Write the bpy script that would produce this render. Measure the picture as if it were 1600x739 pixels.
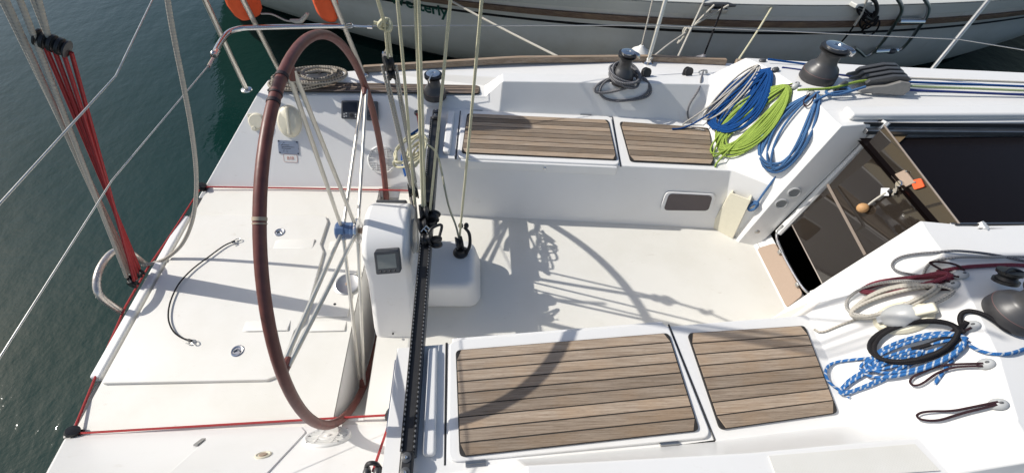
import bpy, bmesh, math, random
from mathutils import Vector, Matrix, Quaternion
from mathutils.bvhtree import BVHTree
random.seed(7)
V = Vector
R = math.radians
scene = bpy.context.scene
for o in list(bpy.data.objects): bpy.data.objects.remove(o)
COL = scene.collection

# ------------------------------------------------------------------ camera
PW, PH, FPX = 1600.0, 739.0, 694.45
PITCH, YAW, ROLL = 0.8797, -0.103, 0.0716
CAM = V((0.0, -1.2414, 1.5))
_R = V((math.cos(YAW), math.sin(YAW), 0)); _H = V((-math.sin(YAW), math.cos(YAW), 0))
_F = _H*math.cos(PITCH) - V((0, 0, math.sin(PITCH))); _U = _H*math.sin(PITCH) + V((0, 0, math.cos(PITCH)))
RI = _R*math.cos(ROLL) + _U*math.sin(ROLL); UP = -_R*math.sin(ROLL) + _U*math.cos(ROLL)
cd = bpy.data.cameras.new('camera'); cam = bpy.data.objects.new('camera', cd); COL.objects.link(cam)
cd.sensor_width = 36; cd.lens = 36*FPX/PW; cd.clip_start = 0.02; cd.clip_end = 5000
cam.matrix_world = Matrix(((RI.x, UP.x, -_F.x, CAM.x), (RI.y, UP.y, -_F.y, CAM.y), (RI.z, UP.z, -_F.z, CAM.z), (0, 0, 0, 1)))
scene.camera = cam
# ------------------------------------------------------------------ sky, sun, exposure
EL, AZ = R(39), R(-16)
SUND = V((math.cos(AZ)*math.cos(EL), math.sin(AZ)*math.cos(EL), -math.sin(EL)))
w = bpy.data.worlds.new('World'); scene.world = w; w.use_nodes = True
nt = w.node_tree; sky = nt.nodes.new('ShaderNodeTexSky'); sky.sky_type = 'NISHITA'; sky.sun_disc = False
sky.sun_elevation = EL; sky.sun_rotation = math.atan2(-SUND.x, -SUND.y); sky.altitude = 0; sky.dust_density = 1.6; sky.ozone_density = .7
bg = nt.nodes['Background']; bg.inputs[1].default_value = 0.115; nt.links.new(sky.outputs[0], bg.inputs[0])
sd = bpy.data.lights.new('sun', 'SUN'); sd.energy = 4.0; sd.angle = R(0.5); sd.color = (1.0, 0.955, 0.88)
sun = bpy.data.objects.new('sun', sd); COL.objects.link(sun); sun.location = (-20, 6, 20)
sun.rotation_euler = SUND.to_track_quat('-Z', 'Y').to_euler()
scene.view_settings.view_transform = 'Standard'; scene.view_settings.look = 'None'
scene.view_settings.exposure = 0.04; scene.view_settings.gamma = 1.0
scene.render.engine = 'CYCLES'

# ------------------------------------------------------------------ photo measurements -> places in the boat
def ray(px, py): return (_F + RI*((px-PW/2)/FPX) - UP*((py-PH/2)/FPX)).normalized()
def at(px, py, x=None, y=None, z=None):
    d = ray(px, py)
    k = (z-CAM.z)/d.z if z is not None else (y-CAM.y)/d.y if y is not None else (x-CAM.x)/d.x
    return CAM + d*k
def onp(px, py, p0, n):
    d = ray(px, py); return CAM + d*((p0-CAM).dot(n)/d.dot(n))

# ------------------------------------------------------------------ materials
def mat(name): 
    m = bpy.data.materials.new(name); m.use_nodes = True
    return m, m.node_tree, m.node_tree.nodes['Principled BSDF']
def nd(t, typ, **kw):
    n = t.nodes.new(typ)
    for k, v in kw.items(): setattr(n, k, v)
    return n
def mth(t, op, a, b=None, c=None):
    n = nd(t, 'ShaderNodeMath', operation=op)
    for i, v in enumerate((a, b, c)):
        if v is None: continue
        if isinstance(v, (int, float)): n.inputs[i].default_value = v
        else: t.links.new(v, n.inputs[i])
    return n.outputs[0]
def mix(t, f, a, b):
    n = nd(t, 'ShaderNodeMix', data_type='RGBA')
    for i, v in ((0, f), (6, a), (7, b)):
        if isinstance(v, (int, float)): n.inputs[i].default_value = v
        elif isinstance(v, tuple): n.inputs[i].default_value = (*v[:3], 1)
        else: t.links.new(v, n.inputs[i])
    return n.outputs[2]
def noise(t, scale, detail=4, vec=None, rough=.55):
    n = nd(t, 'ShaderNodeTexNoise'); n.inputs['Scale'].default_value = scale; n.inputs['Detail'].default_value = detail
    n.inputs['Roughness'].default_value = rough
    if vec is not None: t.links.new(vec, n.inputs['Vector'])
    return n.outputs['Fac']
def ramp(t, f, lo, hi):
    n = nd(t, 'ShaderNodeMapRange'); n.inputs[1].default_value = lo; n.inputs[2].default_value = hi; t.links.new(f, n.inputs[0]); return n.outputs[0]
def bump(t, bs, h, strength, dist, prev=None):
    b = nd(t, 'ShaderNodeBump'); b.inputs['Strength'].default_value = strength; b.inputs['Distance'].default_value = dist
    t.links.new(h, b.inputs['Height'])
    if prev is not None: t.links.new(prev, b.inputs['Normal'])
    t.links.new(b.outputs[0], bs.inputs['Normal']); return b.outputs[0]
def objco(t): return nd(t, 'ShaderNodeTexCoord').outputs['Object']
def geopos(t): return nd(t, 'ShaderNodeNewGeometry').outputs['Position']
def mapv(t, vec, sc, rot=(0, 0, 0)):
    m = nd(t, 'ShaderNodeMapping'); m.inputs['Scale'].default_value = sc; m.inputs['Rotation'].default_value = rot
    t.links.new(vec, m.inputs[0]); return m.outputs[0]

def m_gel(name, col, rough=.32, dirt=.10, nonskid=False, freq=700, stain=(1, 2.5, 1)):
    m, t, b = mat(name); p = geopos(t)
    n1 = noise(t, 3.0, 6, p, .65); n2 = noise(t, 40, 5, p, .7); n3 = noise(t, 9, 8, mapv(t, p, stain), .75)
    f = mth(t, 'MULTIPLY', ramp(t, n1, .45, .8), dirt)
    spots = mth(t, 'MULTIPLY', ramp(t, n3, .62, .75), dirt*1.6)
    c = mix(t, f, col, (col[0]*.72, col[1]*.69, col[2]*.60))
    c = mix(t, spots, c, (.42, .36, .27))
    t.links.new(c, b.inputs['Base Color'])
    rr = mth(t, 'ADD', mth(t, 'MULTIPLY', n2, .18), rough-.08); t.links.new(rr, b.inputs['Roughness'])
    nb = bump(t, b, n1, .05, .01)
    if nonskid:
        sx = nd(t, 'ShaderNodeSeparateXYZ'); t.links.new(p, sx.inputs[0])
        a = mth(t, 'SINE', mth(t, 'MULTIPLY', sx.outputs[0], freq)); d = mth(t, 'SINE', mth(t, 'MULTIPLY', sx.outputs[1], freq))
        bump(t, b, mth(t, 'MULTIPLY', a, d), .12, .001, nb)
    return m
def m_plain(name, col, rough=.5, metal=0, var=.15, bumpk=0.0, scale=60, coat=0, spec=.5):
    m, t, b = mat(name); p = objco(t); n = noise(t, scale, 4, p)
    c = mix(t, n, tuple(x*(1-var) for x in col), tuple(min(1, x*(1+var)) for x in col)); t.links.new(c, b.inputs['Base Color'])
    t.links.new(mth(t, 'ADD', mth(t, 'MULTIPLY', noise(t, scale*.6, 5, p), .2), rough-.1), b.inputs['Roughness'])
    b.inputs['Metallic'].default_value = metal; b.inputs['Coat Weight'].default_value = coat; b.inputs['Specular IOR Level'].default_value = spec
    if bumpk: bump(t, b, n, bumpk, .002)
    return m
def m_rope(name, ca, cb, pitch=.012, twist=1.0, fleck=.35, stripes=0.0, cc=None, rough=.85):
    """braided cover: two sets of crossing strands along the rope's own UV (u round it, v metres along it)"""
    m, t, b = mat(name)
    uv = nd(t, 'ShaderNodeUVMap'); s = nd(t, 'ShaderNodeSeparateXYZ'); t.links.new(uv.outputs[0], s.inputs[0])
    u, v = s.outputs[0], s.outputs[1]
    vv = mth(t, 'MULTIPLY', v, 2*math.pi/pitch); uu = mth(t, 'MULTIPLY', u, 2*math.pi*twist*2)
    s1 = mth(t, 'SINE', mth(t, 'ADD', vv, uu)); s2 = mth(t, 'SINE', mth(t, 'SUBTRACT', vv, uu))
    h = mth(t, 'MULTIPLY', s1, s2)
    n = noise(t, 90, 2, geopos(t))
    f = mth(t, 'MULTIPLY', ramp(t, h, .1, .7), fleck)
    c = mix(t, f, ca, cb)
    if stripes:
        st = mth(t, 'SINE', mth(t, 'ADD', mth(t, 'MULTIPLY', v, 2*math.pi/stripes), mth(t, 'MULTIPLY', u, 2*math.pi)))
        c = mix(t, ramp(t, st, .62, .78), c, cc)
    c = mix(t, mth(t, 'MULTIPLY', n, .45), c, tuple(x*.55 for x in ca))
    t.links.new(c, b.inputs['Base Color']); b.inputs['Roughness'].default_value = rough; b.inputs['Specular IOR Level'].default_value = .2
    bump(t, b, h, .6, .0015)
    return m
def m_teak(name, base=(.30, .218, .150), grey=(.43, .352, .275)):
    m, t, b = mat(name); p = geopos(t)
    rnd = nd(t, 'ShaderNodeNewGeometry').outputs['Random Per Island']
    wv = nd(t, 'ShaderNodeVectorMath', operation='ADD'); t.links.new(p, wv.inputs[0])
    cx = nd(t, 'ShaderNodeCombineXYZ'); t.links.new(mth(t, 'MULTIPLY', rnd, 17), cx.inputs[0]); t.links.new(cx.outputs[0], wv.inputs[1])
    g = noise(t, 1, 6, mapv(t, wv.outputs[0], (6, 210, 60)), .7); g2 = noise(t, 1, 4, mapv(t, wv.outputs[0], (40, 520, 60)), .6); pa = noise(t, 7, 4, wv.outputs[0])
    c = mix(t, ramp(t, g, .3, .72), tuple(x*.62 for x in base), grey)
    c = mix(t, mth(t, 'MULTIPLY', ramp(t, pa, .45, .7), .55), c, (.32, .222, .140))
    c = mix(t, mth(t, 'MULTIPLY', ramp(t, g2, .55, .75), .6), c, (.10, .07, .05))
    h = nd(t, 'ShaderNodeHueSaturation'); t.links.new(c, h.inputs['Color']); t.links.new(mth(t, 'ADD', mth(t, 'MULTIPLY', rnd, .75), .60), h.inputs['Value'])
    t.links.new(h.outputs[0], b.inputs['Base Color']); b.inputs['Roughness'].default_value = .8; b.inputs['Specular IOR Level'].default_value = .25
    bump(t, b, g, .5, .002)
    return m
def m_metal(name, col=(.72, .72, .72), rough=.14):
    m, t, b = mat(name); p = objco(t); b.inputs['Metallic'].default_value = 1
    n = noise(t, 25, 5, p); t.links.new(mix(t, n, tuple(x*.8 for x in col), col), b.inputs['Base Color'])
    t.links.new(mth(t, 'ADD', mth(t, 'MULTIPLY', n, .15), rough-.05), b.inputs['Roughness']); return m
def m_water():
    m, t, b = mat('sea_water'); p = geopos(t)
    b.inputs['Base Color'].default_value = (.010, .034, .036, 1); b.inputs['Roughness'].default_value = .03; b.inputs['IOR'].default_value = 1.33
    c = mix(t, ramp(t, noise(t, .5, 3, p), .3, .7), (.004, .026, .021), (.006, .031, .029)); t.links.new(c, b.inputs['Base Color'])
    a = noise(t, 2.2, 5, mapv(t, p, (1, .6, 1)), .55); d = noise(t, 11, 4, p, .6); e = noise(t, 45, 2, p, .6)
    n1 = bump(t, b, a, .14, .10); n2 = bump(t, b, d, .09, .03, n1); bump(t, b, e, .04, .006, n2)
    return m
GEL = (.80, .795, .775); NSK = (.74, .725, .67)
M = {}
M['gel'] = m_gel('white_gelcoat', GEL, .32, .15)
M['sole'] = m_gel('moulded_nonskid', NSK, .55, .30, True)
M['lid'] = m_gel('nonskid_lid', (.75, .735, .685), .5, .28, True)
M['cream'] = m_plain('cream_plastic', (.70, .66, .52), .4, var=.06)
M['whitep'] = m_plain('white_plastic', (.76, .76, .73), .38, var=.05)
M['teak'] = m_teak('weathered_teak')
M['teakdark'] = m_teak('deck_teak', (.17, .13, .115), (.27, .22, .19))
M['rubwood'] = m_teak('oiled_wood_rail', (.20, .12, .08), (.26, .19, .15))
M['caulk'] = m_plain('black_caulking', (.02, .018, .016), .7)
M['steel'] = m_metal('polished_steel')
M['steeld'] = m_metal('dull_steel', (.50, .50, .49), .32)
M['alu'] = m_metal('grey_aluminium', (.42, .42, .42), .4)
M['black'] = m_plain('black_plastic', (.018, .018, .019), .42, var=.3)
M['winch'] = m_plain('grey_anodised', (.050, .050, .053), .40, var=.12, spec=.6)
M['winchb'] = m_plain('winch_skirt', (.035, .034, .036), .45, var=.2)
M['dgrey'] = m_plain('dark_grey_plastic', (.075, .078, .082), .42, var=.15)
M['clutch'] = m_plain('grey_clutch_plastic', (.22, .215, .205), .5, var=.15)
M['lever'] = m_plain('clutch_lever', (.062, .064, .066), .38, var=.2)
M['lgrey'] = m_plain('light_grey_plastic', (.42, .43, .43), .4, var=.06)
M['patch'] = m_plain('worn_grip_tape', (.66, .65, .61), .7, var=.06, scale=200)
M['screen'] = m_plain('dark_screen', (.012, .014, .020), .12, var=.1)
M['lcd'] = m_plain('grey_display', (.23, .25, .24), .18, var=.06, scale=8)
M['leather'] = m_plain('brown_leather', (.150, .048, .038), .42, var=.45, bumpk=.25, scale=35)
M['leatherd'] = m_plain('dark_whipping', (.03, .014, .018), .6)
M['seam'] = m_plain('pale_seam_thread', (.45, .36, .26), .8)
M['blueh'] = m_plain('blue_hub_paint', (.075, .13, .25), .3, var=.15, coat=.3)
M['brownp'] = m_plain('tan_step_pad', (.36, .27, .205), .75, var=.08, scale=120)
M['acryl'], _t, _b = mat('smoked_acrylic'); _b.inputs['Base Color'].default_value = (.024, .019, .015, 1); _b.inputs['Roughness'].default_value = .025; _b.inputs['IOR'].default_value = 1.75
M['hatch'] = m_plain('dark_hatch_acrylic', (.007, .005, .005), .22, var=.1, spec=.06)
M['edge'] = m_plain('acrylic_edge', (.22, .18, .15), .3, var=.1)
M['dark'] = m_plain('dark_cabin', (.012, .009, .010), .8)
M['purpleglass'] = m_plain('tinted_window', (.045, .030, .040), .08, var=.1, spec=.7)
M['orange'] = m_plain('orange_canvas', (.78, .11, .028), .75, var=.10, bumpk=.3, scale=40)
M['wood'] = m_plain('cork_ball', (.50, .28, .12), .6, var=.25, scale=50)
M['wood2'] = m_plain('varnished_trim', (.19, .13, .065), .5, var=.2)
M['paper'] = m_plain('white_tag', (.72, .72, .74), .7, var=.05)
M['metalplate'] = m_plain('engraved_plate', (.40, .44, .50), .3, .6, var=.1)  # bluish metal of the engraved plate
M['ring'] = m_plain('dull_red_ring', (.20, .09, .085), .5)
M['pink'] = m_plain('salmon_ink', (.62, .33, .26), .7)
M['ink'] = m_plain('black_ink', (.03, .03, .035), .6)
M['green'] = m_plain('dark_green_lettering', (.014, .075, .055), .45)
M['antifoul'] = m_plain('antifouling_paint', (.03, .03, .045), .8, var=.3)
M['hull2'] = m_gel('old_gelcoat', (.71, .71, .68), .34, .45, False, 700, (1.6, 1.6, .12))
M['deck2'] = m_gel('old_deck', (.42, .38, .32), .7, .25, True, 220)
M['rail2'] = m_gel('old_toerail', (.58, .585, .55), .45, .2)
M['blackline'] = m_plain('black_coveline', (.015, .013, .014), .5)
M['fenderg'] = m_plain('grey_fender', (.20, .20, .22), .5, var=.15)
M['sail'] = m_plain('sail_cover', (.10, .13, .25), .85)
M['water'] = m_water()
# ropes
M['r_cream'] = m_rope('cream_braid', (.70, .66, .47), (.46, .46, .27), .010, 1, .4)
M['r_white'] = m_rope('white_braid', (.60, .57, .50), (.38, .35, .30), .011, 1, .6)
M['r_whiteold'] = m_rope('aged_white_braid', (.50, .47, .41), (.27, .24, .21), .022, .5, .75)
M['r_red'] = m_rope('red_braid', (.40, .035, .038), (.62, .26, .25), .009, 1, .5)
M['r_blackf'] = m_rope('black_flecked_braid', (.014, .014, .015), (.6, .6, .6), .030, .5, .5)
M['r_dred'] = m_rope('maroon_braid', (.19, .035, .055), (.40, .16, .19), .010, 1, .5)
M['r_blue'] = m_rope('blue_braid', (.008, .075, .27), (.006, .02, .08), .016, 1, .65)
M['r_lblue'] = m_rope('faded_blue_braid', (.07, .165, .34), (.035, .085, .21), .014, 1, .55)
M['r_green'] = m_rope('lime_braid', (.32, .44, .085), (.13, .21, .035), .015, 1, .6)
M['r_greenp'] = m_rope('pale_green_braid', (.44, .52, .30), (.25, .33, .12), .012, 1, .5)
M['r_grey'] = m_rope('grey_braid', (.15, .15, .16), (.46, .46, .47), .018, 1, .6)
M['r_black'] = m_rope('black_braid', (.016, .015, .017), (.05, .048, .05), .010, 1, .5)
M['r_greyw'] = m_rope('grey_white_braid', (.50, .48, .44), (.13, .13, .14), .016, 1, .8)
M['r_bw'] = m_rope('blue_white_braid', (.035, .15, .40), (.02, .09, .27), .010, 1, .4, .024, (.50, .55, .60))
M['r_dock'] = m_rope('three_strand_dock_line', (.40, .36, .30), (.035, .03, .028), .030, .5, .9)
M['r_navy'] = m_rope('navy_braid', (.03, .05, .19), (.02, .03, .1), .010, 1, .4)
M['r_maroonc'] = m_rope('dark_bungee', (.035, .017, .022), (.07, .03, .04), .008, 1, .5)
M['oldtube'] = m_plain('stained_steel_tube', (.62, .57, .52), .30, .75, var=.45, scale=70)
M['wire'] = m_metal('lifeline_wire', (.60, .60, .58), .35)
M['tube'] = m_metal('satin_steel_tube', (.74, .72, .66), .42)

# ------------------------------------------------------------------ mesh helpers
class MB:
    def __init__(s): s.v = []; s.f = []; s.uv = []
    def add(s, vs, fs, M4=None, uvs=None):
        o = len(s.v); s.v += [tuple((M4 @ V(p)) if M4 else p) for p in vs]
        for i, f in enumerate(fs):
            s.f.append(tuple(k+o for k in f)); s.uv.append(uvs[i] if uvs else [(0, 0)]*len(f))
        return s
    def box(s, c, d, rot=None):
        c = V(c); vs = []
        for x in (-1, 1):
            for y in (-1, 1):
                for z in (-1, 1):
                    q = V((x*d[0]/2, y*d[1]/2, z*d[2]/2)); vs.append(c + (rot @ q if rot else q))
        return s.add(vs, [(0, 1, 3, 2), (4, 6, 7, 5), (0, 4, 5, 1), (2, 3, 7, 6), (0, 2, 6, 4), (1, 5, 7, 3)])
    def prism(s, bot, top):
        n = len(bot); s.add(list(bot)+list(top), [tuple(range(n-1, -1, -1)), tuple(range(n, 2*n))] + [(i, (i+1) % n, n+(i+1) % n, n+i) for i in range(n)]); return s
    def poly(s, pts, h, n=None):
        """solid plate on the outline pts, thickness h along n"""
        pts = [V(p) for p in pts]
        if n is None: n = V((0, 0, 1))
        return s.prism(pts, [p + n*h for p in pts])
    def lathe(s, prof, n=28, M4=None):
        vs = []; fs = []
        for r, z in prof:
            for i in range(n): a = 2*math.pi*i/n; vs.append((r*math.cos(a), r*math.sin(a), z))
        for j in range(len(prof)-1):
            for i in range(n): k = (i+1) % n; fs.append((j*n+i, j*n+k, (j+1)*n+k, (j+1)*n+i))
        if prof[0][0] > 1e-5: fs.append(tuple(range(n-1, -1, -1)))
        if prof[-1][0] > 1e-5: fs.append(tuple((len(prof)-1)*n+i for i in range(n)))
        return s.add(vs, fs, M4)
    def tube(s, pts, r, n=8, closed=False, flat=1.0):
        pts = [V(p) for p in pts]; N = len(pts)
        if N < 2: return s
        rr = r if isinstance(r, (list, tuple)) else [r]*N
        T = []
        for i in range(N):
            a = pts[(i-1) % N] if (closed or i) else pts[0]; b = pts[(i+1) % N] if (closed or i < N-1) else pts[-1]
            t = (b-a); T.append(t.normalized() if t.length > 1e-9 else V((0, 0, 1)))
        u = T[0].orthogonal().normalized(); vs = []; L = 0; Ls = []
        for i in range(N):
            if i:
                L += (pts[i]-pts[i-1]).length; ax = T[i-1].cross(T[i])
                if ax.length > 1e-8: u = Quaternion(ax.normalized(), T[i-1].angle(T[i])) @ u
            Ls.append(L); wv = T[i].cross(u)
            for k in range(n): a = 2*math.pi*k/n; vs.append(pts[i] + (u*math.cos(a) + wv*math.sin(a)*flat)*rr[i])
        fs = []; uvs = []
        for i in range(N if closed else N-1):
            j = (i+1) % N
            l1 = Ls[j] if j else L + (pts[0]-pts[-1]).length
            for k in range(n):
                q = (k+1) % n; fs.append((i*n+k, i*n+q, j*n+q, j*n+k))
                uvs.append([(k/n, Ls[i]), ((k+1)/n, Ls[i]), ((k+1)/n, l1), (k/n, l1)])
        if not closed:
            fs.append(tuple(range(n-1, -1, -1))); uvs.append([(0, 0)]*n)
            fs.append(tuple((N-1)*n+k for k in range(n))); uvs.append([(0, L)]*n)
        return s.add(vs, fs, None, uvs)
    def ball(s, c, rad, n=16, m=10, M4=None):
        rad = rad if isinstance(rad, (tuple, list)) else (rad,)*3
        prof = [(math.sin(math.pi*j/m), -math.cos(math.pi*j/m)) for j in range(m+1)]
        T4 = Matrix.Translation(V(c)) @ (M4 if M4 else Matrix.Identity(4)) @ Matrix.Diagonal((*rad, 1))
        return s.lathe([(max(r, 1e-4), z) for r, z in prof], n, T4)
def frame(p, n, xdir=None):
    n = V(n).normalized(); x = V(xdir) if xdir is not None else n.orthogonal()
    x = (x - n*x.dot(n)).normalized(); y = n.cross(x)
    return Matrix(((x.x, y.x, n.x, p[0]), (x.y, y.y, n.y, p[1]), (x.z, y.z, n.z, p[2]), (0, 0, 0, 1)))
def loc_of(p):
    return V(p.location) if (p is not None and p.type == 'EMPTY') else V((0, 0, 0))
def mk(name, mb, m, parent=None, bevel=0, seg=2, smooth=True, ang=35, weld=False):
    me = bpy.data.meshes.new(name); me.from_pydata([tuple(v) for v in mb.v], [], mb.f)
    ul = me.uv_layers.new(name='UVMap'); k = 0
    flat = []
    for u in mb.uv:
        for q in u: flat += [q[0], q[1]]
    ul.data.foreach_set('uv', flat)
    bm = bmesh.new(); bm.from_mesh(me)
    if weld: bmesh.ops.remove_doubles(bm, verts=bm.verts, dist=1e-4)
    bmesh.ops.recalc_face_normals(bm, faces=bm.faces); bm.to_mesh(me); bm.free()
    if smooth:
        for p in me.polygons: p.use_smooth = True
        try: me.set_sharp_from_angle(angle=R(ang))
        except Exception: pass
    me.materials.append(M[m]); o = bpy.data.objects.new(name, me); COL.objects.link(o)
    if parent is not None:
        o.parent = parent; o.location = -loc_of(parent)
    if bevel:
        b = o.modifiers.new('bevel', 'BEVEL'); b.width = bevel; b.segments = seg; b.limit_method = 'ANGLE'; b.angle_limit = R(28); b.harden_normals = smooth
    return o
def tag(o, label, cat, group=None, kind=None):
    if kind: o['kind'] = kind
    if label: o['label'] = label
    if cat: o['category'] = cat
    if group: o['group'] = group
    return o
def thing(name, label, cat, loc=(0, 0, 0), group=None):
    o = bpy.data.objects.new(name, None); COL.objects.link(o); o.location = loc; o.empty_display_size = .05
    return tag(o, label, cat, group)
def copy_tree(o, parent=None):
    c = o.copy(); COL.objects.link(c); c.parent = parent
    for ch in [x for x in bpy.data.objects if x.parent == o]: copy_tree(ch, c)
    return c
def smoothpath(pts, k=6, closed=False):
    pts = [V(p) for p in pts]; N = len(pts); out = []
    rng = range(N if closed else N-1)
    for i in rng:
        p0 = pts[(i-1) % N] if (closed or i > 0) else pts[0]*2-pts[1]
        p1 = pts[i]; p2 = pts[(i+1) % N]
        p3 = pts[(i+2) % N] if (closed or i+2 < N) else pts[-1]*2-pts[-2]
        for j in range(k):
            t = j/k; out.append(.5*((2*p1) + (p2-p0)*t + (2*p0-5*p1+4*p2-p3)*t*t + (3*p1-p0-3*p2+p3)*t*t*t))
    if not closed: out.append(pts[-1])
    return out
def mirror(p): return (p[0], -p[1], p[2])
def disc(mb, p, n, r, h, seg=28, bev=.25):
    b = min(h*.5, r*bev); return mb.lathe([(r, 0), (r, h-b), (r-b, h)], seg, frame(p, n))

ZS, ZW = -.355, -.80       # cockpit sole, water level
# ================================================================== WATER
wb = MB(); wb.add([(-600, -600, ZW), (600, -600, ZW), (600, 900, ZW), (-600, 900, ZW)], [(0, 1, 2, 3)])
tag(mk('water', wb, 'water', smooth=False), None, None, kind='structure')

# ================================================================== SAILBOAT
boat = thing('sailboat', 'white sailing yacht seen down into its open cockpit with teak seats', 'sailboat', (0, 0, ZW))
def yo(x):   # deck edge half-breadth
    P = [(-1.62, 1.0), (-1.22, 1.12), (-1.1, 1.15), (-.7, 1.185), (.2, 1.25), (1.03, 1.295), (1.5, 1.27), (2.5, 1.19), (3.3, 1.10), (4.5, .82), (5.6, .45), (6.4, .03)]
    for (a, b), (c, d) in zip(P, P[1:]):
        if x <= c: return b + (d-b)*(x-a)/(c-a)
    return .03
ZD = .12
P0 = V((0, .67, ZS)); PN = V((0, -.445, .356)).normalized()      # far inner quarter panel
P0n = V((0, -.67, ZS)); PNn = V((0, .445, .356)).normalized()
def seat_lip(x): return .519 - .0615*(x+.31)
def seat_base(x): return .437 - .073*(x+.23)
dk = MB()
def quadm(*p):
    dk.add(list(p), [tuple(range(len(p)))]); dk.add([mirror(q) for q in p], [tuple(range(len(p)-1, -1, -1))])
XA = -.31
zb = ZS-.05; yb = .67 - .05*.8
A = (-1.625, yb, zb); B = (-1.240, .986, .04)
quadm(A, (XA, yb, zb), (XA, .954, .0), (XA, .986, .04), B)                                        # quarter panel
quadm(B, (XA, .986, .04), (.02, .986, .045), (.02, 1.08, .06), (-.7, yo(-.7), .08), (-1.1, yo(-1.1), .06), (-1.215, 1.11, .05))
# seat: top, front, aft end
K0 = (XA, .954, 0); K1 = (.75, .872, 0); K2 = (1.26, .835, 0)
S_a = (XA, seat_lip(XA), 0); S_m = (.72, seat_lip(.72), 0); S_f = (1.28, .42, 0)
quadm(S_a, S_m, S_f, K2, K1, K0)
B_a = (XA, seat_base(XA), zb); B_m = (.72, seat_base(.72), zb); B_f = (1.345, .315, zb)
quadm(B_a, B_m, S_m, S_a); quadm(B_m, B_f, S_f, S_m)
quadm(B_a, S_a, K0, (XA, yb, zb))
# coaming
T0 = (XA, .986, .04); T1 = (.02, .986, .045); T2 = (.115, .955, .165); T3 = (.75, .948, .170); T4 = (1.265, .928, .182)
U1 = (.02, 1.08, .06); U2 = (.115, 1.035, .165); U3 = (.75, 1.035, .168); U4 = (1.30, 1.025, .178)
D2 = (.12, 1.075, ZD-.01); D3 = (.75, 1.075, ZD-.005); D4 = (1.32, 1.075, ZD)
quadm(K0, (.1, .90, 0), T2, T1, T0); quadm((.1, .90, 0), K1, T3, T2); quadm(K1, K2, T4, T3)
quadm(T1, T2, U2, U1); quadm(T2, T3, U3, U2); quadm(T3, T4, U4, U3)
quadm(U2, U3, D3, D2); quadm(U3, U4, D4, D3); quadm(U1, U2, D2)
# side deck
xs = [-.7, .2, 1.03, 1.5, 2.5, 3.3, 4.5, 5.6, 6.4]
quadm(U1, D2, D3, (1.03, yo(1.03), ZD), (.2, yo(.2), ZD), (-.7, yo(-.7), .08))
quadm(D3, D4, (1.5, 1.075, ZD), (1.5, yo(1.5), ZD), (1.03, yo(1.03), ZD))
# bulkhead and coach roof
Ac0 = (1.394, .272, zb); Acj = (1.458, .295, 0); Ac2 = (1.535, .322, .39); A0 = (1.40, .23, zb); A2 = (1.545, .27, .39); C1 = (1.52, .51, .39); C2 = (1.47, .78, .36); C3 = (1.43, .93, .33); C3o = (1.46, 1.02, .29)
J0 = (1.50, .20, zb); J1 = (1.73, .295, .39)
S_j = (1.40+(.0)*.1+.064, .249, 0)
quadm(B_f, Ac0, Acj, S_f); quadm(S_f, Acj, Ac2, C1); quadm(Ac0, A0, S_j, Acj); quadm(Acj, S_j, A2, Ac2); quadm(S_f, C1, C2, K2); quadm(K2, C2, C3, T4); quadm(T4, C3, C3o, U4); quadm(U4, C3o, (1.5, 1.075, ZD), D4)
quadm(A0, J0, J1, A2, S_j)
R1 = (2.75, .30, .41); E1 = (2.0, .82, .37); E2 = (3.2, .68, .41); E3 = (4.5, .36, .40); F1 = (2.0, .95, ZD+.01); F2 = (3.2, .80, ZD+.01); F3 = (4.6, .42, ZD+.01)
quadm(Ac2, A2, J1, R1, (2.75, .5, .415), E1, C2, C1); quadm(C2, E1, C3o, C3); quadm((2.75, .5, .415), R1, (2.75, 0, .425), (4.5, 0, .42), E3, E2, E1)
quadm(C3o, E1, F1, (1.5, 1.075, ZD)); quadm(E1, E2, F2, F1); quadm(E2, E3, F3, F2); quadm(E3, (4.5, 0, .42), (4.62, 0, ZD+.01), F3)
quadm((1.5, 1.075, ZD), F1, (2.5, yo(2.5), ZD), (1.5, yo(1.5), ZD)); quadm(F1, F2, (3.3, yo(3.3), ZD), (2.5, yo(2.5), ZD)); quadm(F2, F3, (4.5, yo(4.5), ZD), (3.3, yo(3.3), ZD))
quadm(F3, (4.62, 0, ZD+.01), (6.4, 0, ZD+.03), (5.6, yo(5.6), ZD+.02), (4.5, yo(4.5), ZD))
# hatch well sides
quadm(J1, R1, (2.75, .30, .30), (1.73, .295, .30))
# quarter ends and transom lip
quadm(A, B, (-1.215, 1.11, .05), (-1.62, 1.0, zb))
deck = mk('deck_moulding', dk, 'gel', boat, bevel=.026, seg=4, weld=True)
deck.modifiers['bevel'].angle_limit = R(17)
# hull sides
hb = MB(); rows = []
hx = [-1.62, -1.215, -1.1, -.7, .2, 1.03, 1.5, 2.5, 3.3, 4.5, 5.6, 6.4]
for sgn in (1, -1):
    g = []
    for x in hx:
        zt = zb if x < -1.5 else (.05 if x < -1.15 else .06 if x < -1 else .08 if x < 0 else ZD)
        yy = yo(x)+.004 if x > -1.3 else 1.0
        col = []
        for k in range(7):
            f = k/6; z = zt + (-1.1-zt)*f
            col.append((x + (.25*f if x < -1.5 else 0) - (.3*f if x > 6 else 0), sgn*max(.01, yy*(1-.42*f**2.2) + (.05*math.sin(math.pi*f))), z))
        g.append(col)
    base = len(hb.v); vs = [p for c in g for p in c]; n = 7
    hb.add(vs, [(i*n+k, (i+1)*n+k, (i+1)*n+k+1, i*n+k+1) for i in range(len(hx)-1) for k in range(n-1)])
# transom below the open stern
tr = [(-1.62 + .25*f, 1.0*(1-.42*f**2.2)+.05*math.sin(math.pi*f), zb + (-1.1-zb)*f) for f in [k/6 for k in range(7)]]
hb.add(tr + [mirror(p) for p in tr], [(k, k+1, 7+k+1, 7+k) for k in range(6)])
mk('hull', hb, 'gel', boat)
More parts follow.
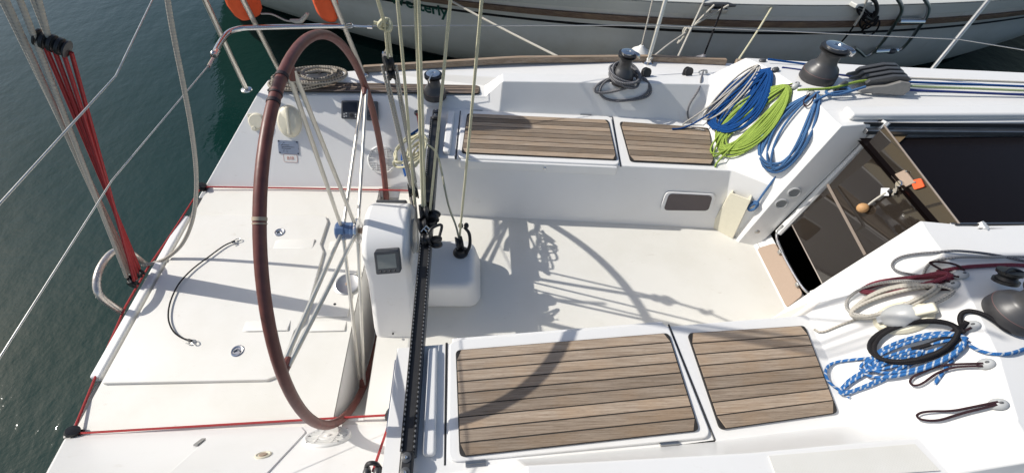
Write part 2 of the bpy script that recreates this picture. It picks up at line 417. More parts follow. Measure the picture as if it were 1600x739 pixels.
# toerail
for sgn in (1, -1):
    for x0, x1 in ((-.68, 1.50), (1.56, 6.3)):
        tb = MB(); n = 24; L = [x0+(x1-x0)*i/n for i in range(n+1)]
        P = [(x, sgn*(yo(x)-.012), ZD) for x in L]
        for a, b in zip(P, P[1:]): pass
        prof = [(-.016, 0), (.016, 0), (.013, .034), (-.013, .034)]
        vs = []
        for (x, y, z) in P:
            dz = -.04 + .04*min(1, (x+.7)/.9) if x < .2 else 0
            for a, h in prof: vs.append((x, y+a, z+h+dz))
        fs = [(i*4+k, (i+1)*4+k, (i+1)*4+(k+1) % 4, i*4+(k+1) % 4) for i in range(n) for k in range(4)] + [(0, 1, 2, 3), (n*4+3, n*4+2, n*4+1, n*4)]
        tb.add(vs, fs); mk('toerail', tb, 'teak', boat, bevel=.004)
# ---- cockpit sole (with the wheel slot)
WX, WZ, WR = -.563, .0375, .755
SX0, SX1, SLOTY = -.600, -.478, .655
sb = MB()
def slab(x0, x1, y0, y1, z=ZS, h=.03): sb.box(((x0+x1)/2, (y0+y1)/2, z-h/2), (x1-x0, y1-y0, h))
slab(-1.56, SX0, -.69, .69); slab(SX1, 1.52, -.69, .69)
slab(SX0, SX1, SLOTY, .69); slab(SX0, SX1, -.69, -SLOTY)
mk('cockpit_sole', sb, 'sole', boat)
ws = MB(); n = 40
rw = .80; prof = []
for i in range(n+1):
    y = -SLOTY + 2*SLOTY*i/n; prof.append((y, min(ZS-.004, WZ - math.sqrt(max(0, rw*rw-y*y)))))
vs = []
for y, z in prof: vs += [(SX0+.0025, y, ZS-.003), (SX0+.0025, y, z-.0), (SX1-.0025, y, z), (SX1-.0025, y, ZS-.003)]
ws.add(vs, [(i*4+k, (i+1)*4+k, (i+1)*4+k+1, i*4+k+1) for i in range(n) for k in range(3)])
mk('wheel_well', ws, 'gel', boat)
# stern sill: strip aft of the platform hatch, with a drain gap
st = MB(); st.box((-1.600, 0, ZS-.02), (.045, .90, .045)); mk('stern_sill', st, 'gel', boat, bevel=.012, seg=3)
# swim-platform hatch on the sole
hp = [(-1.545, -.480), (-.900, -.485), (-.862, -.470), (-.848, -.430), (-.842, -.262), (-.812, -.215), (-.812, .185), (-.838, .235), (-.834, .390), (-.850, .425), (-.885, .440), (-1.545, .445)]
th = MB(); th.poly([(x, y, ZS-.01) for x, y in hp], .024); lid = mk('platform_hatch', th, 'lid', boat, bevel=.006, seg=3)
# foot chocks: shallow moulded wedges
for (x0, x1) in ((-1.07, -.87), (-.80, -.625)):
    for s in (1, -1):
        y0 = .205*s; y1 = .262*s; zt = ZS+(.014 if x0 < -.9 else .0); h = .008
        c = MB(); c.add([(x0, y0, zt), (x1, y0, zt), (x1, y1, zt), (x0, y1, zt), (x0+.03, y1-.012*s, zt+h), (x1, y1-.012*s, zt+h), (x1, y1, zt+h*.9), (x0+.03, y1, zt+h*.9)],
                        [(0, 1, 5, 4), (4, 5, 6, 7), (7, 6, 2, 3), (0, 4, 7, 3), (1, 2, 6, 5), (0, 3, 2, 1)])
        mk('foot_chock', c, 'lid', boat, bevel=.006, seg=3)
# centre inspection lid
ci = MB(); ci.poly([(-.79, -.19, ZS), (-.625, -.19, ZS), (-.625, .115, ZS), (-.79, .115, ZS)], .006); mk('inspection_lid', ci, 'lid', boat, bevel=.003)
# flush pull handles of the platform hatch
for px, py in ((437, 363), (371, 548)):
    p = at(px, py, z=ZS+.014); h = MB(); h.lathe([(.027, 0), (.027, .002), (.024, .004), (.019, .0035), (.016, .001), (.012, .001)], 28, frame(p, (0, 0, 1)))
    hh = mk('flush_handle', h, 'steel', lid)
    g = MB(); g.tube([p+V((-.014, -.004, .004)), p+V((0, .006, .006)), p+V((.014, -.004, .004))], .0035, 6); mk('ring_pull', g, 'steeld', lid)
# ---- seat lids, teak panels
def rrect(c, r=.03, k=5):
    """round the corners of a convex outline"""
    out = []; n = len(c); c = [V(p) for p in c]
    for i in range(n):
        a, b, d = c[i-1], c[i], c[(i+1) % n]; u = (a-b).normalized(); w_ = (d-b).normalized()
        p, q = b+u*r, b+w_*r
        for j in range(k+1): t = j/k; out.append(p*(1-t)**2 + b*2*t*(1-t) + q*t*t)
    return out
def teak_panel(parent, quad, nplank, z, outer_round=None, matn='teak', gap=.0034, h=.008):
    """quad: inner-aft, inner-fwd, outer-fwd, outer-aft corners; caulked planks run fore and aft"""
    a, b, c, d = [V((p[0], p[1], z)) for p in quad]
    base = MB(); base.poly(rrect([a, b, c, d] , .018), h*.86); o = mk('teak_panel', base, 'caulk', parent)
    pl = MB(); W_ = (d-a).length; g = gap/W_
    cl = MB()
    for i in range(nplank):
        t0 = i/nplank + g*.5; t1 = (i+1)/nplank - g*.5; ins = .004
        p = [a.lerp(d, t0), b.lerp(c, t0), b.lerp(c, t1), a.lerp(d, t1)]
        ex = (p[1]-p[0]).normalized(); cut0 = .016 if i == 0 else 0; cut1 = .016 if i == nplank-1 else 0
        p = [p[0]+ex*(ins+cut0), p[1]-ex*(ins+cut0), p[2]-ex*(ins+cut1), p[3]+ex*(ins+cut1)]
        pl.poly([q + V((0, 0, .001)) for q in p], h)
    mk('planking', pl, matn, o, bevel=.0012, seg=1)
    return o
def hinge(parent, p, ex):
    h = MB(); ex = V(ex).normalized(); rot = frame(p, (0, 0, 1), ex).to_3x3()
    h.box(p, (.062, .018, .004), rot); h.tube([p-ex*.031+V((0, 0, .003)), p+ex*.031+V((0, 0, .003))], .0042, 8)
    for k in (-.02, 0, .02): h.ball(p+ex*k+V((0, 0, .005)), .002, 8, 5)
    mk('hinge', h, 'steeld', parent)
near_q = [at(712, 548, z=.014), at(1044, 521, z=.014), at(1092, 673, z=.014), at(718, 714, z=.014)]
far_q = [at(721, 240, z=.014), at(964, 251, z=.014), at(950, 189, z=.014), at(730, 179, z=.014)]
near_q2 = [at(1074, 521, z=.006), at(1257, 509, z=.006), at(1309, 645, z=.006), at(1125, 671, z=.006)]
far_q2 = [at(985, 252, z=.006), at(1116, 258, z=.006), at(1108, 201, z=.006), at(968, 191, z=.006)]
for s, q, q2 in ((-1, near_q, near_q2), (1, far_q, far_q2)):
    o = [(-.125, s*.500), (.700, s*.448), (.735, s*.862), (-.112, s*.905)]
    L = MB(); L.poly(rrect([(x, y, -.004) for x, y in o], .035), .017)
    # lip turned down over the seat front
    f0 = V((-.115, s*.5035, .004)); f1 = V((.688, s*.4525, .004)); dn = V((0, 0, -.052)); th_ = V((0, -s*.016, 0))
    L.prism([f0, f1, f1+th_, f0+th_], [f0+dn, f1+dn, f1+dn+th_, f0+dn+th_])
    sl = mk('seat_lid', L, 'gel', boat, bevel=.006, seg=3)
    teak_panel(sl, q, 9, .0135)
    for k in (.1, .83): 
        a, b = V((-.112, s*.912, .006)), V((.735, s*.870, .006)); hinge(sl, a.lerp(b, k), b-a)
    # lid seam
    sm = MB(); sm.tube(smoothpath([(x, y, .0015) for x, y in [(-.132, s*.498), (.7, s*.446)]], 2), .003, 6)
    t2 = teak_panel(boat, q2, 8, .0012, h=.010)
    # second, fixed part of the seat
    if s > 0:
        lc = V((.32, .476, -.022)); lt = MB(); lt.lathe([(.021, 0), (.021, .004), (.011, .012), (.004, .018)], 20, frame(lc+V((0, -.003, 0)), (0, -1, 0))); mk('lid_latch', lt, 'steel', sl)
# joint groove between lid and fixed seat, as thin dark gaskets
for s in (1, -1):
    g = MB(); g.tube([(.708, s*.450, .0), (.745, s*.868, .0)], .0035, 6); mk('lid_gasket', g, 'black', boat)
    g = MB(); g.tube([(-.134, s*.505, .0), (-.121, s*.91, 0)], .0045, 6); mk('lid_gasket', g, 'black', boat)
# aft seat ridge beside the lid
for s in (1, -1):
    g = MB(); g.poly(rrect([(-.200, s*.535, -.002), (-.165, s*.53, -.002), (-.150, s*.885, -.002), (-.190, s*.885, -.002)], .014), .028); mk('seat_ridge', g, 'gel', boat, bevel=.009, seg=3)
    g = MB(); g.poly([V((XA-.0035, s*.555, -.02)), V((XA-.0035, s*.80, -.02)), V((XA-.0035, s*.765, -.145)), V((XA-.0035, s*.555, -.145))], .003, V((-1, 0, 0))); mk('rub_plate', g, 'steel', boat)
# portlight in the far seat front
def seatfront(px, py):
    p0 = V((.72, seat_base(.72), zb)); p1 = V((.72, seat_lip(.72), 0)); p2 = V((1.345, .315, zb)); n = (p1-p0).cross(p2-p0).normalized()
    if n.y > 0: n = -n
    return onp(px, py, p0, n), n
pq = [seatfront(*q) for q in ((1030, 329), (1111, 330), (1119, 303), (1040, 299))]; nn = pq[0][1]
fr = MB(); pts = rrect([p for p, _ in pq], .028, 6); c0 = sum(pts, V())/len(pts)
fr.poly([p - nn*.002 for p in pts], .009, nn); fo = mk('portlight', fr, 'gel', boat, bevel=.004)
gl = MB(); gl.poly([c0+(p-c0)*.86 + nn*.0035 for p in pts], .006, nn); mk('pane', gl, 'purpleglass', fo)
# side-deck teak aft
for s in (1, -1):
    e = .035 if s > 0 else -.035
    teak_panel(boat, [(-1.19, s*1.0, 0), (-.01, s*1.0, 0), (-.01, s*1.085, 0), (-1.15, s*1.095, 0)], 5, .052, matn='teakdark', gap=.006, h=.007)
# ---- companionway
JN = (V(J1)-V(J0)).cross(V((0, 1, 0))).normalized()
if JN.x > 0: JN = -JN
JP = V(J0)
def board(px, py, off=0): return onp(px, py, JP + JN*off, JN)
# dark opening behind
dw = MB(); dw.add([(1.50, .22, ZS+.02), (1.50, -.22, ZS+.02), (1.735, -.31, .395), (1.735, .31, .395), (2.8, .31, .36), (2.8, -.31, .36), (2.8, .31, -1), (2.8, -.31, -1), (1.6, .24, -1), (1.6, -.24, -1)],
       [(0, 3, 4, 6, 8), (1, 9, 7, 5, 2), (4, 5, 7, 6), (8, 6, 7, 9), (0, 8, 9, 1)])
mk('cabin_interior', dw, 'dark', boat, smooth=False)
# sill, tan step pad
sl = MB(); sl.poly([(1.495, .26, ZS-.02), (1.495, -.26, ZS-.02), (1.565, -.24, ZS+.06), (1.565, .24, ZS+.06)], .02, V((-.6, 0, .8))); sill = mk('companionway_sill', sl, 'gel', boat, bevel=.006)
sp = MB(); PNs = V((-.75, 0, .66)).normalized()
pp = [V((1.488, .175, ZS+.012)), V((1.488, -.195, ZS+.012)), V((1.545, -.165, ZS+.085)), V((1.545, .155, ZS+.085))]
nsp = (pp[1]-pp[0]).cross(pp[3]-pp[0]).normalized(); nsp = nsp if nsp.z > 0 else -nsp
sp.poly(rrect(pp, .02), .008, nsp); pad = mk('step_pad', sp, 'brownp', boat, bevel=.003)
# frame round the opening
jo = [V((1.552, .188, ZS+.13)), V((1.735, .300, .402)), V((1.735, -.300, .402)), V((1.552, -.188, ZS+.13))]
for a, b, r in ((jo[1]+V((.03, 0, -.005)), jo[0], .018), (jo[2]+V((.03, 0, -.005)), jo[3], .018)):
    f = MB(); f.tube(smoothpath([a, a.lerp(b, .5), b], 4), r, 8); mk('companionway_jamb', f, 'gel', boat)
f = MB(); f.tube(smoothpath([jo[0].lerp(jo[1], .08)+JN*.012, jo[0]+V((-.012, -.02, -.01)), V((1.535, 0, ZS+.105)), jo[3]+V((-.012, .02, -.01)), jo[3].lerp(jo[2], .08)+JN*.012], 8), .008, 8); mk('sill_trim', f, 'steel', boat)
for y in (.085, -.115):
    g = MB(); g.box((1.532, y, ZS+.10), (.02, .022, .022)); mk('hinge_bracket', g, 'steeld', boat, bevel=.004)
# sliding hatch of dark acrylic and its rails
hb = MB(); hb.add([(1.66, .262, .335), (2.75, .262, .355), (2.75, -.285, .355), (1.66, -.285, .335)], [(0, 1, 2, 3)]); hb.add([(1.66, .262, .322), (2.75, .262, .342), (2.75, -.285, .342), (1.66, -.285, .322)], [(3, 2, 1, 0)])
slh = mk('sliding_hatch', hb, 'hatch', boat)
for s in (1, -1):
    g = MB(); g.box((2.2, s*.276, .362), (1.05, .022, .022)); mk('hatch_rail', g, 'alu', boat, bevel=.003)
    g = MB(); g.box((2.2, s*.2925, .385), (1.08, .006, .02)); mk('hatch_slot_shade', g, 'black', boat)  # black strip stands in for the shade in the slot beside the rail
    # roof coaming round the hatch: raised lip
    if s < 0: continue
    g = MB(); g.poly([(1.60, s*.310, .388), (2.8, s*.312, .408), (2.8, s*.395, .41), (1.60, s*.38, .388)], .034); mk('hatch_coaming', g, 'gel', boat, bevel=.014, seg=3)
tb2 = MB(); tb2.poly([at(1388, 208, z=.345), at(1424, 206, z=.345), at(1404, 224, z=.345), at(1388, 243, z=.345)], .003); mk('cabin_trim', tb2, 'wood2', boat)
# vents let into the gray side of the companionway, far side
VP0 = V(A0); VN = (V(J0)-V(A0)).cross(V(A2)-V(A0)).normalized(); VN = VN if VN.y < 0 else -VN
for px, py in ((1241, 301), (1221, 318)):
    p = onp(px, py, VP0, VN); v = MB(); v.lathe([(.030, 0), (.030, .004), (.025, .006), (.024, .002)], 24, frame(p, VN)); vo = mk('vent', v, 'lgrey', boat)
    v = MB(); M4 = frame(p, VN, (0, 0, 1))
    for k in range(5): v.add([(-.022, -.018+k*.009, .0025), (.022, -.018+k*.009, .0025), (.022, -.013+k*.009, .0045), (-.022, -.013+k*.009, .0045)], [(0, 1, 2, 3)], M4)
    mk('louvre', v, 'dgrey', vo)
p = onp(1183, 362, VP0, VN); v = MB(); disc(v, p, VN, .013, .005); v.lathe([(.006, .004), (.006, .008), (.003, .009)], 12, frame(p, VN)); mk('key_lock', v, 'steeld', boat)
# ---- locker lid let into the near quarter panel
def npan(px, py, off=0): return onp(px, py, P0n + PNn*off, PNn)
lk = MB(); pts = rrect([npan(318, 692), npan(330, 682), npan(470, 667), npan(478, 676), npan(395, 765), npan(225, 775)], .012)
lk.poly([p - PNn*.002 for p in pts], .007, PNn); lo = mk('locker_lid', lk, 'gel', boat, bevel=.003)
p = npan(312, 690, .006); h = MB(); h.box(p, (.05, .014, .006), frame(p, PNn, npan(250, 739)-npan(320, 687)).to_3x3()); mk('hinge', h, 'steeld', lo)
p = npan(411, 711, .005); h = MB(); h.lathe([(.026, 0), (.026, .003), (.021, .005), (.017, .002)], 24, frame(p, PNn)); cp = mk('filler_cap', h, 'cream', lo)
h = MB(); disc(h, p+PNn*.002, PNn, .013, .003); mk('cap_slot', h, 'brownp', cp)
# non-skid patch on the near coaming top
g = MB(); g.poly([(.80, -.958, .1715), (1.24, -.945, .1825), (1.27, -1.015, .1805), (.80, -1.02, .170)], .0025); mk('nonskid_patch', g, 'sole', boat)

# ------------------------------------------------------------------ surface look-up for things that lie on the boat
dg = bpy.context.evaluated_depsgraph_get()
def bvh_of(names):
    vs, fs = [], []
    for o in bpy.data.objects:
        if o.type == 'MESH' and o.name.split('.')[0] in names:
            e = o.evaluated_get(dg); me = e.to_mesh(); mw = o.matrix_world; b = len(vs)
            vs += [mw @ v.co for v in me.vertices]; me.calc_loop_triangles(); fs += [tuple(b+i for i in p.vertices) for p in me.loop_triangles]; e.to_mesh_clear()
    return BVHTree.FromPolygons(vs, fs)
bpy.context.view_layer.update()
TREE = bvh_of({'deck_moulding', 'cockpit_sole', 'platform_hatch', 'seat_lid', 'planking', 'hatch_coaming', 'companionway_sill'})
def hit(px, py, lift=0.0, flipz=True):
    h = TREE.ray_cast(CAM, ray(px, py))
    if h[0] is None: return at(px, py, z=0), V((0, 0, 1))
    n = h[1]; n = n if n.dot(CAM-h[0]) > 0 else -n
    return h[0] + n*lift, n
def hp_(px, py, lift=0.0): return hit(px, py, lift)[0]
def onsurf(pts, lift, step=9):
    q = smoothpath([(x, y, 0) for x, y in pts], 5); out = [q[0]]
    for p in q[1:]:
        if (p-out[-1]).length >= step: out.append(p)
    if (q[-1]-out[-1]).length > 1: out.append(q[-1])
    L = [hp_(p.x, p.y, lift) for p in out]
    for _ in range(1): L = [L[0]] + [(L[i-1]+L[i]*2+L[i+1])/4 for i in range(1, len(L)-1)] + [L[-1]]
    return L
# ================================================================== FITTINGS AND GEAR
def rope(name, pts, r, m, label, cat='rope', k=6, group=None, n=8, parent=None, closed=False):
    mb = MB(); mb.tube(smoothpath(pts, k, closed) if k > 1 else pts, r, n, closed)
    o = mk(name, mb, m, parent, ang=80)
    if label: tag(o, label, cat, group)
    return o
# ---- steering wheel
WC = V((WX, 0, WZ))
wheel = thing('ship_helm', 'large brown leather covered steering wheel with paired steel spokes', 'steering wheel', WC)
rim = MB(); rim.tube([WC + V((0, WR*math.cos(2*math.pi*i/96), WR*math.sin(2*math.pi*i/96))) for i in range(96)], .0164, 14, True)
rimo = mk('rim', rim, 'leather', wheel, ang=80)
def rimpt(deg): return WC + V((0, WR*math.cos(R(deg)), WR*math.sin(R(deg))))
def rim_angle(px, py):
    d = at(px, py, x=WX) - WC; return math.degrees(math.atan2(d.z, d.y))
for deg, ww, mm, rr in ((rim_angle(440, 120), 1.0, 'leatherd', .0180), (rim_angle(430, 165), .9, 'leatherd', .0180), (rim_angle(433, 152), .5, 'leatherd', .0180), (rim_angle(411, 343), .7, 'seam', .0177), (rim_angle(411, 350), .25, 'seam', .0177)):
    b = MB(); b.tube([rimpt(deg-ww/2+ww*i/3) for i in range(4)], rr, 14); mk('whipping' if mm == 'leatherd' else 'leather_seam', b, mm, rimo)
st_ = MB(); n = 700
for k in range(5):
    a = 90+72*k; tip = WC + V((0, (WR-.052)*math.cos(R(a)), (WR-.052)*math.sin(R(a))))
    b = MB(); b.tube([rimpt(a), tip.lerp(rimpt(a), .45), tip], [.015, .0145, .012], 10); mk('spoke_socket', b, 'leather', wheel)
    for s in (-1, 1):
        t = (tip-WC).normalized(); hubp = WC + t*.030 + V((s*.030 + .004, 0, 0)); q = tip + V((s*.0085, 0, 0)) + t*.03
        b = MB(); b.tube([hubp, q], .0078, 10); mk('spoke', b, 'tube', wheel)
h = MB(); h.lathe([(.012, -.052), (.034, -.052), (.040, -.046), (.040, -.014), (.036, -.012), (.036, .012), (.040, .014), (.040, .040), (.030, .046), (.016, .046)], 10, frame(WC, (1, 0, 0))); ho = mk('hub', h, 'blueh', wheel, bevel=.002, ang=25)
h = MB(); h.lathe([(.052, .0), (.054, .004), (.054, .012), (.040, .018)], 24, frame(WC+V((.030, 0, 0)), (1, 0, 0))); mk('hub_flange', h, 'steel', wheel)
# ---- pedestal
ped = thing('steering_pedestal', 'white arched steering pedestal behind the brown wheel', 'pedestal', (-.39, 0, ZS))
def ped_sec(x, sh=0.0, wb=.295, wt=.165, ztop=.125):
    P = [(-wb, ZS-.004), (-wb+.012, ZS+.05), (-wt-.012, -.09)]
    zc = ztop - wt*.78
    for i in range(13): a = math.pi - math.pi*i/12; P.append((wt*math.cos(a)-.012*0, zc + wt*.78*math.sin(a)))
    P += [(wt+.012, -.09), (wb-.012, ZS+.05), (wb, ZS-.004)]
    return [(x, y, z) for y, z in P]
pb = MB(); s0 = ped_sec(-.488, wb=.295); s1 = ped_sec(-.300, wb=.300, wt=.16, ztop=.12); n = len(s0)
pb.add(s0+s1, [tuple(range(n-1, -1, -1)), tuple(range(n, 2*n))] + [(i, i+1, n+i+1, n+i) for i in range(n-1)])
pbody = mk('pedestal_body', pb, 'gel', ped, bevel=.028, seg=5)
q = MB(); disc(q, (-.2995, 0, 0), (1, 0, 0), .075, .007); mk('cover_plate', q, 'lgrey', ped)
q = MB(); q.tube([WC+V((.04, 0, 0)), (-.48, 0, WZ)], .013, 14); mk('wheel_shaft', q, 'brownp', ped)
q = MB(); q.box((-.40, .148, .058), (.13, .040, .012), Matrix.Rotation(R(-55), 3, 'X')); mk('top_hatch', q, 'dgrey', ped, bevel=.004)
# low block in front
bb = MB(); bp = []
for x, y in [(-.31, -.135)] + [(-.095+.055*math.cos(R(a)), -.085+.055*math.sin(R(a))) for a in range(-80, 11, 15)] + [(-.095+.055*math.cos(R(a)), .085+.055*math.sin(R(a))) for a in range(-10, 81, 15)] + [(-.31, .145)]: bp.append((x, y))
def scale_pts(f, z): return [(-.31 + (x+.31)*f, y*f, z) for x, y in bp]
bb.prism(scale_pts(1.12, ZS-.004), scale_pts(1.0, -.195)); mk('front_block', bb, 'gel', ped, bevel=.030, seg=5)
for p in (at(700, 458, z=-.30), at(614, 521, z=-.32)):
    q = MB(); q.ball(p, .005, 8, 6); mk('screw', q, 'black', ped)
# display on the side of the pedestal
c = MB(); ins_p = [at(585, 392, y=-.182), at(623, 389, y=-.182), at(627, 424, y=-.226), at(589, 427, y=-.226)]
inn = (ins_p[1]-ins_p[0]).cross(ins_p[3]-ins_p[0]).normalized(); inn = inn if inn.dot(CAM-ins_p[0]) > 0 else -inn
disp = thing('instrument_display', 'square grey instrument display on the near side of the white pedestal', 'display', sum(ins_p, V())/4)
c.poly([p - inn*.02 for p in rrect(ins_p, .008)], .034, inn); mk('housing', c, 'dgrey', disp, bevel=.004, seg=3)
def bil(P, u, v): return (P[0]*(1-u)+P[1]*u)*(1-v) + (P[3]*(1-u)+P[2]*u)*v
c = MB(); c.poly([bil(ins_p, u, v)+inn*.0135 for u, v in ((.12, .12), (.88, .12), (.88, .74), (.12, .74))], .0015, inn); mk('screen', c, 'lcd', disp)
for u in (.22, .41, .6, .79):
    c = MB(); c.ball(bil(ins_p, u, .86)+inn*.014, (.0045, .0045, .003), 10, 6); mk('button', c, 'black', disp)
# ---- mainsheet track and traveller
tr_ = thing('mainsheet_track', 'long black traveller track spanning the cockpit between the two seats', 'track', (-.24, 0, .03))
ta, tb_ = at(682, 178, z=.035), at(634, 748, z=.035); tdir = (tb_-ta).normalized(); tx = V((0, 0, 1)).cross(tdir).normalized()
trot = frame(ta, (0, 0, 1), tdir).to_3x3(); tl = (tb_-ta).length
q = MB(); q.box((ta+tb_)/2 - V((0, 0, .024)), (tl*.93, .046, .050), trot); mk('track_beam', q, 'dgrey', tr_, bevel=.004)
q = MB(); q.box((ta+tb_)/2 + V((0, 0, .004)), (tl, .040, .012), trot); q2 = mk('track_rail', q, 'black', tr_, bevel=.003)
q = MB(); q.box((ta+tb_)/2 + -tdir*.30 - tx*.0215 + V((0, 0, .002)), (tl*.40, .004, .012), trot); mk('rail_insert', q, 'alu', tr_)
nh = 34
for k in range(nh):   # adjustment holes read as a dotted line
    pass
for s in (-1, 1): rope('control_line', [ta.lerp(tb_, .03)+tx*.024*s+V((0, 0, .016)), ta.lerp(tb_, .40)+tx*.021*s+V((0, 0, .018))] if s < 0 else [ta.lerp(tb_, .42)+tx*.018+V((0, 0, .017)), ta.lerp(tb_, .96)+tx*.018+V((0, 0, .017))], .0042, 'r_blackf', None, k=2, parent=tr_)
rope('control_line', [ta.lerp(tb_, .45)-tx*.018+V((0, 0, .017)), ta.lerp(tb_, .96)-tx*.018+V((0, 0, .017))], .0042, 'r_blackf', None, k=2, parent=tr_)
for e, s in ((ta, 1), (tb_, -1)):
    q = MB(); q.box(e + tdir*s*.03 + V((0, 0, .008)), (.085, .040, .034), trot); eo = mk('end_block', q, 'black', tr_, bevel=.010, seg=3)
    for k in (.012, .052):
        q = MB(); q.lathe([(.015, 0), (.015, .004), (.006, .007)], 16, frame(e + tdir*s*k + V((0, 0, .024)), (0, 0, 1))); mk('sheave', q, 'dgrey', eo)
        q = MB(); q.lathe([(.005, 0), (.005, .010), (.003, .012)], 10, frame(e + tdir*s*k + V((0, 0, .024)), (0, 0, 1))); mk('bolt', q, 'steel', eo)
def block(mb, c, ax, r, t):    # two cheeks and a sheave
    ax = V(ax).normalized()
    for s in (-1, 1): mb.lathe([(r*.25, -t*.16), (r, -t*.16), (r, t*.16), (r*.25, t*.2)], 18, frame(V(c)+ax*s*t*.5, ax))
    mb.lathe([(r*.86, -t*.3), (r*.7, 0), (r*.86, t*.3)], 18, frame(c, ax)); return mb
car = thing('traveller_car', 'black traveller car with a cluster of blocks on the mainsheet track', 'traveller car', ta.lerp(tb_, .33))
cp_ = ta.lerp(tb_, .345)
q = MB(); q.box(cp_+V((0, 0, .024)), (.17, .048, .026), trot); mk('car_body', q, 'black', car, bevel=.008, seg=3)
for k, (px, py, z, ax, r) in enumerate(((662, 332, .105, (1, .15, 0), .034), (678, 338, .085, (.2, 1, .2), .026), (661, 352, .075, (1, .1, .1), .032), (668, 374, .06, (1, 0, .3), .028), (682, 378, .05, (0, .4, 1), .024), (672, 345, .06, (0, 0, 1), .03))):
    q = MB(); block(q, at(px, py, z=z), ax, r, .026); mk('sheave_block', q, 'black', car)
q = MB(); q.tube(smoothpath([at(668, 366, z=.09), at(676, 356, z=.10), at(690, 352, z=.09), at(686, 372, z=.05)], 6), .006, 8); mk('cleat_arm', q, 'black', car)
for px, py, z in ((660, 322, .13), (662, 362, .10), (666, 358, .12)):
    q = MB(); q.tube([at(px-4, py, z=z), at(px, py-5, z=z+.012), at(px+5, py, z=z)], .003, 6); mk('shackle', q, 'steel', car)
# swivel cleat on the pedestal's front block
sw = thing('swivel_cleat', 'black swivel block with jamming cleat on the white block before the pedestal', 'cleat', (-.105, .05, -.195))
b0 = V((-.106, .055, -.195)); q = MB(); q.lathe([(.036, 0), (.036, .006), (.024, .014), (.020, .03)], 22, frame(b0, (0, 0, 1))); mk('swivel_base', q, 'black', sw)
q = MB(); arm = smoothpath([b0+V((.028, -.01, .012)), b0+V((.044, .02, .035)), b0+V((.042, .055, .075)), b0+V((.02, .075, .10))], 5); q.tube(arm, .011, 8, flat=.6); mk('cleat_arm', q, 'black', sw)
q = MB(); block(q, b0+V((-.004, .012, .062)), (1, .25, 0), .030, .024); mk('sheave_block', q, 'black', sw)
for s in (-1, 1):
    q = MB(); q.ball(arm[-1]+V((s*.013-.004, .004, .006)), (.012, .015, .014), 12, 8); mk('cam_jaw', q, 'black', sw)
q = MB(); q.tube([b0+V((-.004+.003*math.sin(i*1.6), .012+.003*math.cos(i*1.6), .012+.0035*i)) for i in range(13)], .0045, 6); mk('spring', q, 'steeld', sw)
# ---- mainsheet: one rope over boom and car, drawn part by part
BZ = 1.95
def up(p, q, z=BZ):  # carry a line from p through q on up to height z
    p, q = V(p), V(q); return p + (q-p)*((z-p.z)/(q.z-p.z))
ms = thing('mainsheet', 'cream mainsheet running in several parts from the track up to the boom', 'rope', cp_)
cb = cp_+V((0, 0, .09))
legs = [(at(648, 318, z=.10), at(620, 0, y=.05)), (at(660, 325, z=.12), at(648, 0, y=.04)), (at(664, 326, z=.12), at(653, 0, y=.03)), (at(672, 328, z=.12), at(703, 0, y=.02)), (at(718, 372, z=-.13), at(752, 0, y=.02))]
for a, b in legs:
    o = MB(); e = up(a, b); o.tube([a, a.lerp(e, .3)+V((.002, .003, 0)), e], .0050, 8); mk('rope_fall', o, 'r_cream', ms, ang=80)
rope('rope_tail', [b0+V((-.004, .02, .075)), at(712, 352, z=-.10), at(700, 318, z=-.02), at(686, 250, z=.08), at(676, 232, z=.14), at(662, 226, z=.16), at(648, 236, z=.15), at(640, 262, z=.10)], .0048, 'r_cream', None, parent=ms)
# fine-tune tackle with a knotted block
ft = thing('mainsheet_tackle', 'cream fine-tune tackle with a knot and a black hanging block aft of the track', 'tackle', at(650, 300, z=.1))
kn = at(602, 40, y=.20); kb = at(607, 98, y=.22); ke = at(648, 292, z=.10)
e = up(kn, at(590, 0, y=.17)); q = MB(); q.tube([kn, e], .0056, 8); q.tube([kb, kn], .0052, 8); q.tube([kb+V((.012, 0, .01)), kn+V((.008, 0, 0))], .0052, 8); mk('strop', q, 'r_cream', ft, ang=80)
q = MB(); q.tube(smoothpath([kn+V((.018*math.cos(a*.9), .010*math.sin(a*1.7), .016*math.sin(a*.9))) for a in range(0, 14)], 5), .0065, 8); q.tube([kn, kn+V((-.035, 0, .008))], .006, 8); mk('knot', q, 'r_cream', ft, ang=80)
q = MB(); block(q, kb, (.9, .4, 0), .026, .022); block(q, kb-V((-.002, 0, .045)), (.9, .4, 0), .020, .018); bo = mk('hanging_block', q, 'black', ft)
q = MB(); q.tube([kb+V((-.012, 0, .028)), kb+V((0, 0, .048)), kb+V((.012, 0, .028))], .0045, 6); q.box(kb+V((0, 0, .03)), (.03, .014, .012)); mk('shackle', q, 'steel', bo)
for i, (dx, px, py) in enumerate(((-.024, 643, 300), (.024, 650, 285), (-.012, 646, 298), (.014, 652, 300))):
    a = kb + V((dx, 0, -.01 if i < 2 else -.05)); b = at(px, py, z=.10); q = MB(); q.tube([a, b], .0052 if i < 2 else .0042, 8); mk('tackle_part', q, 'r_whiteold', ft, ang=80)
q = MB(); block(q, at(645, 297, z=.10), (1, .2, 0), .030, .03); block(q, at(649, 303, z=.075), (1, .2, 0), .022, .02); lb = mk('lower_block', q, 'black', ft)
for k in range(2): 
    q = MB(); q.tube([at(641+k*6, 305, z=.06), at(646+k*4, 335, z=.0), at(650+k*3, 395, z=-.12)], .0075, 8); mk('becket_line', q, 'r_white', lb, ang=80)
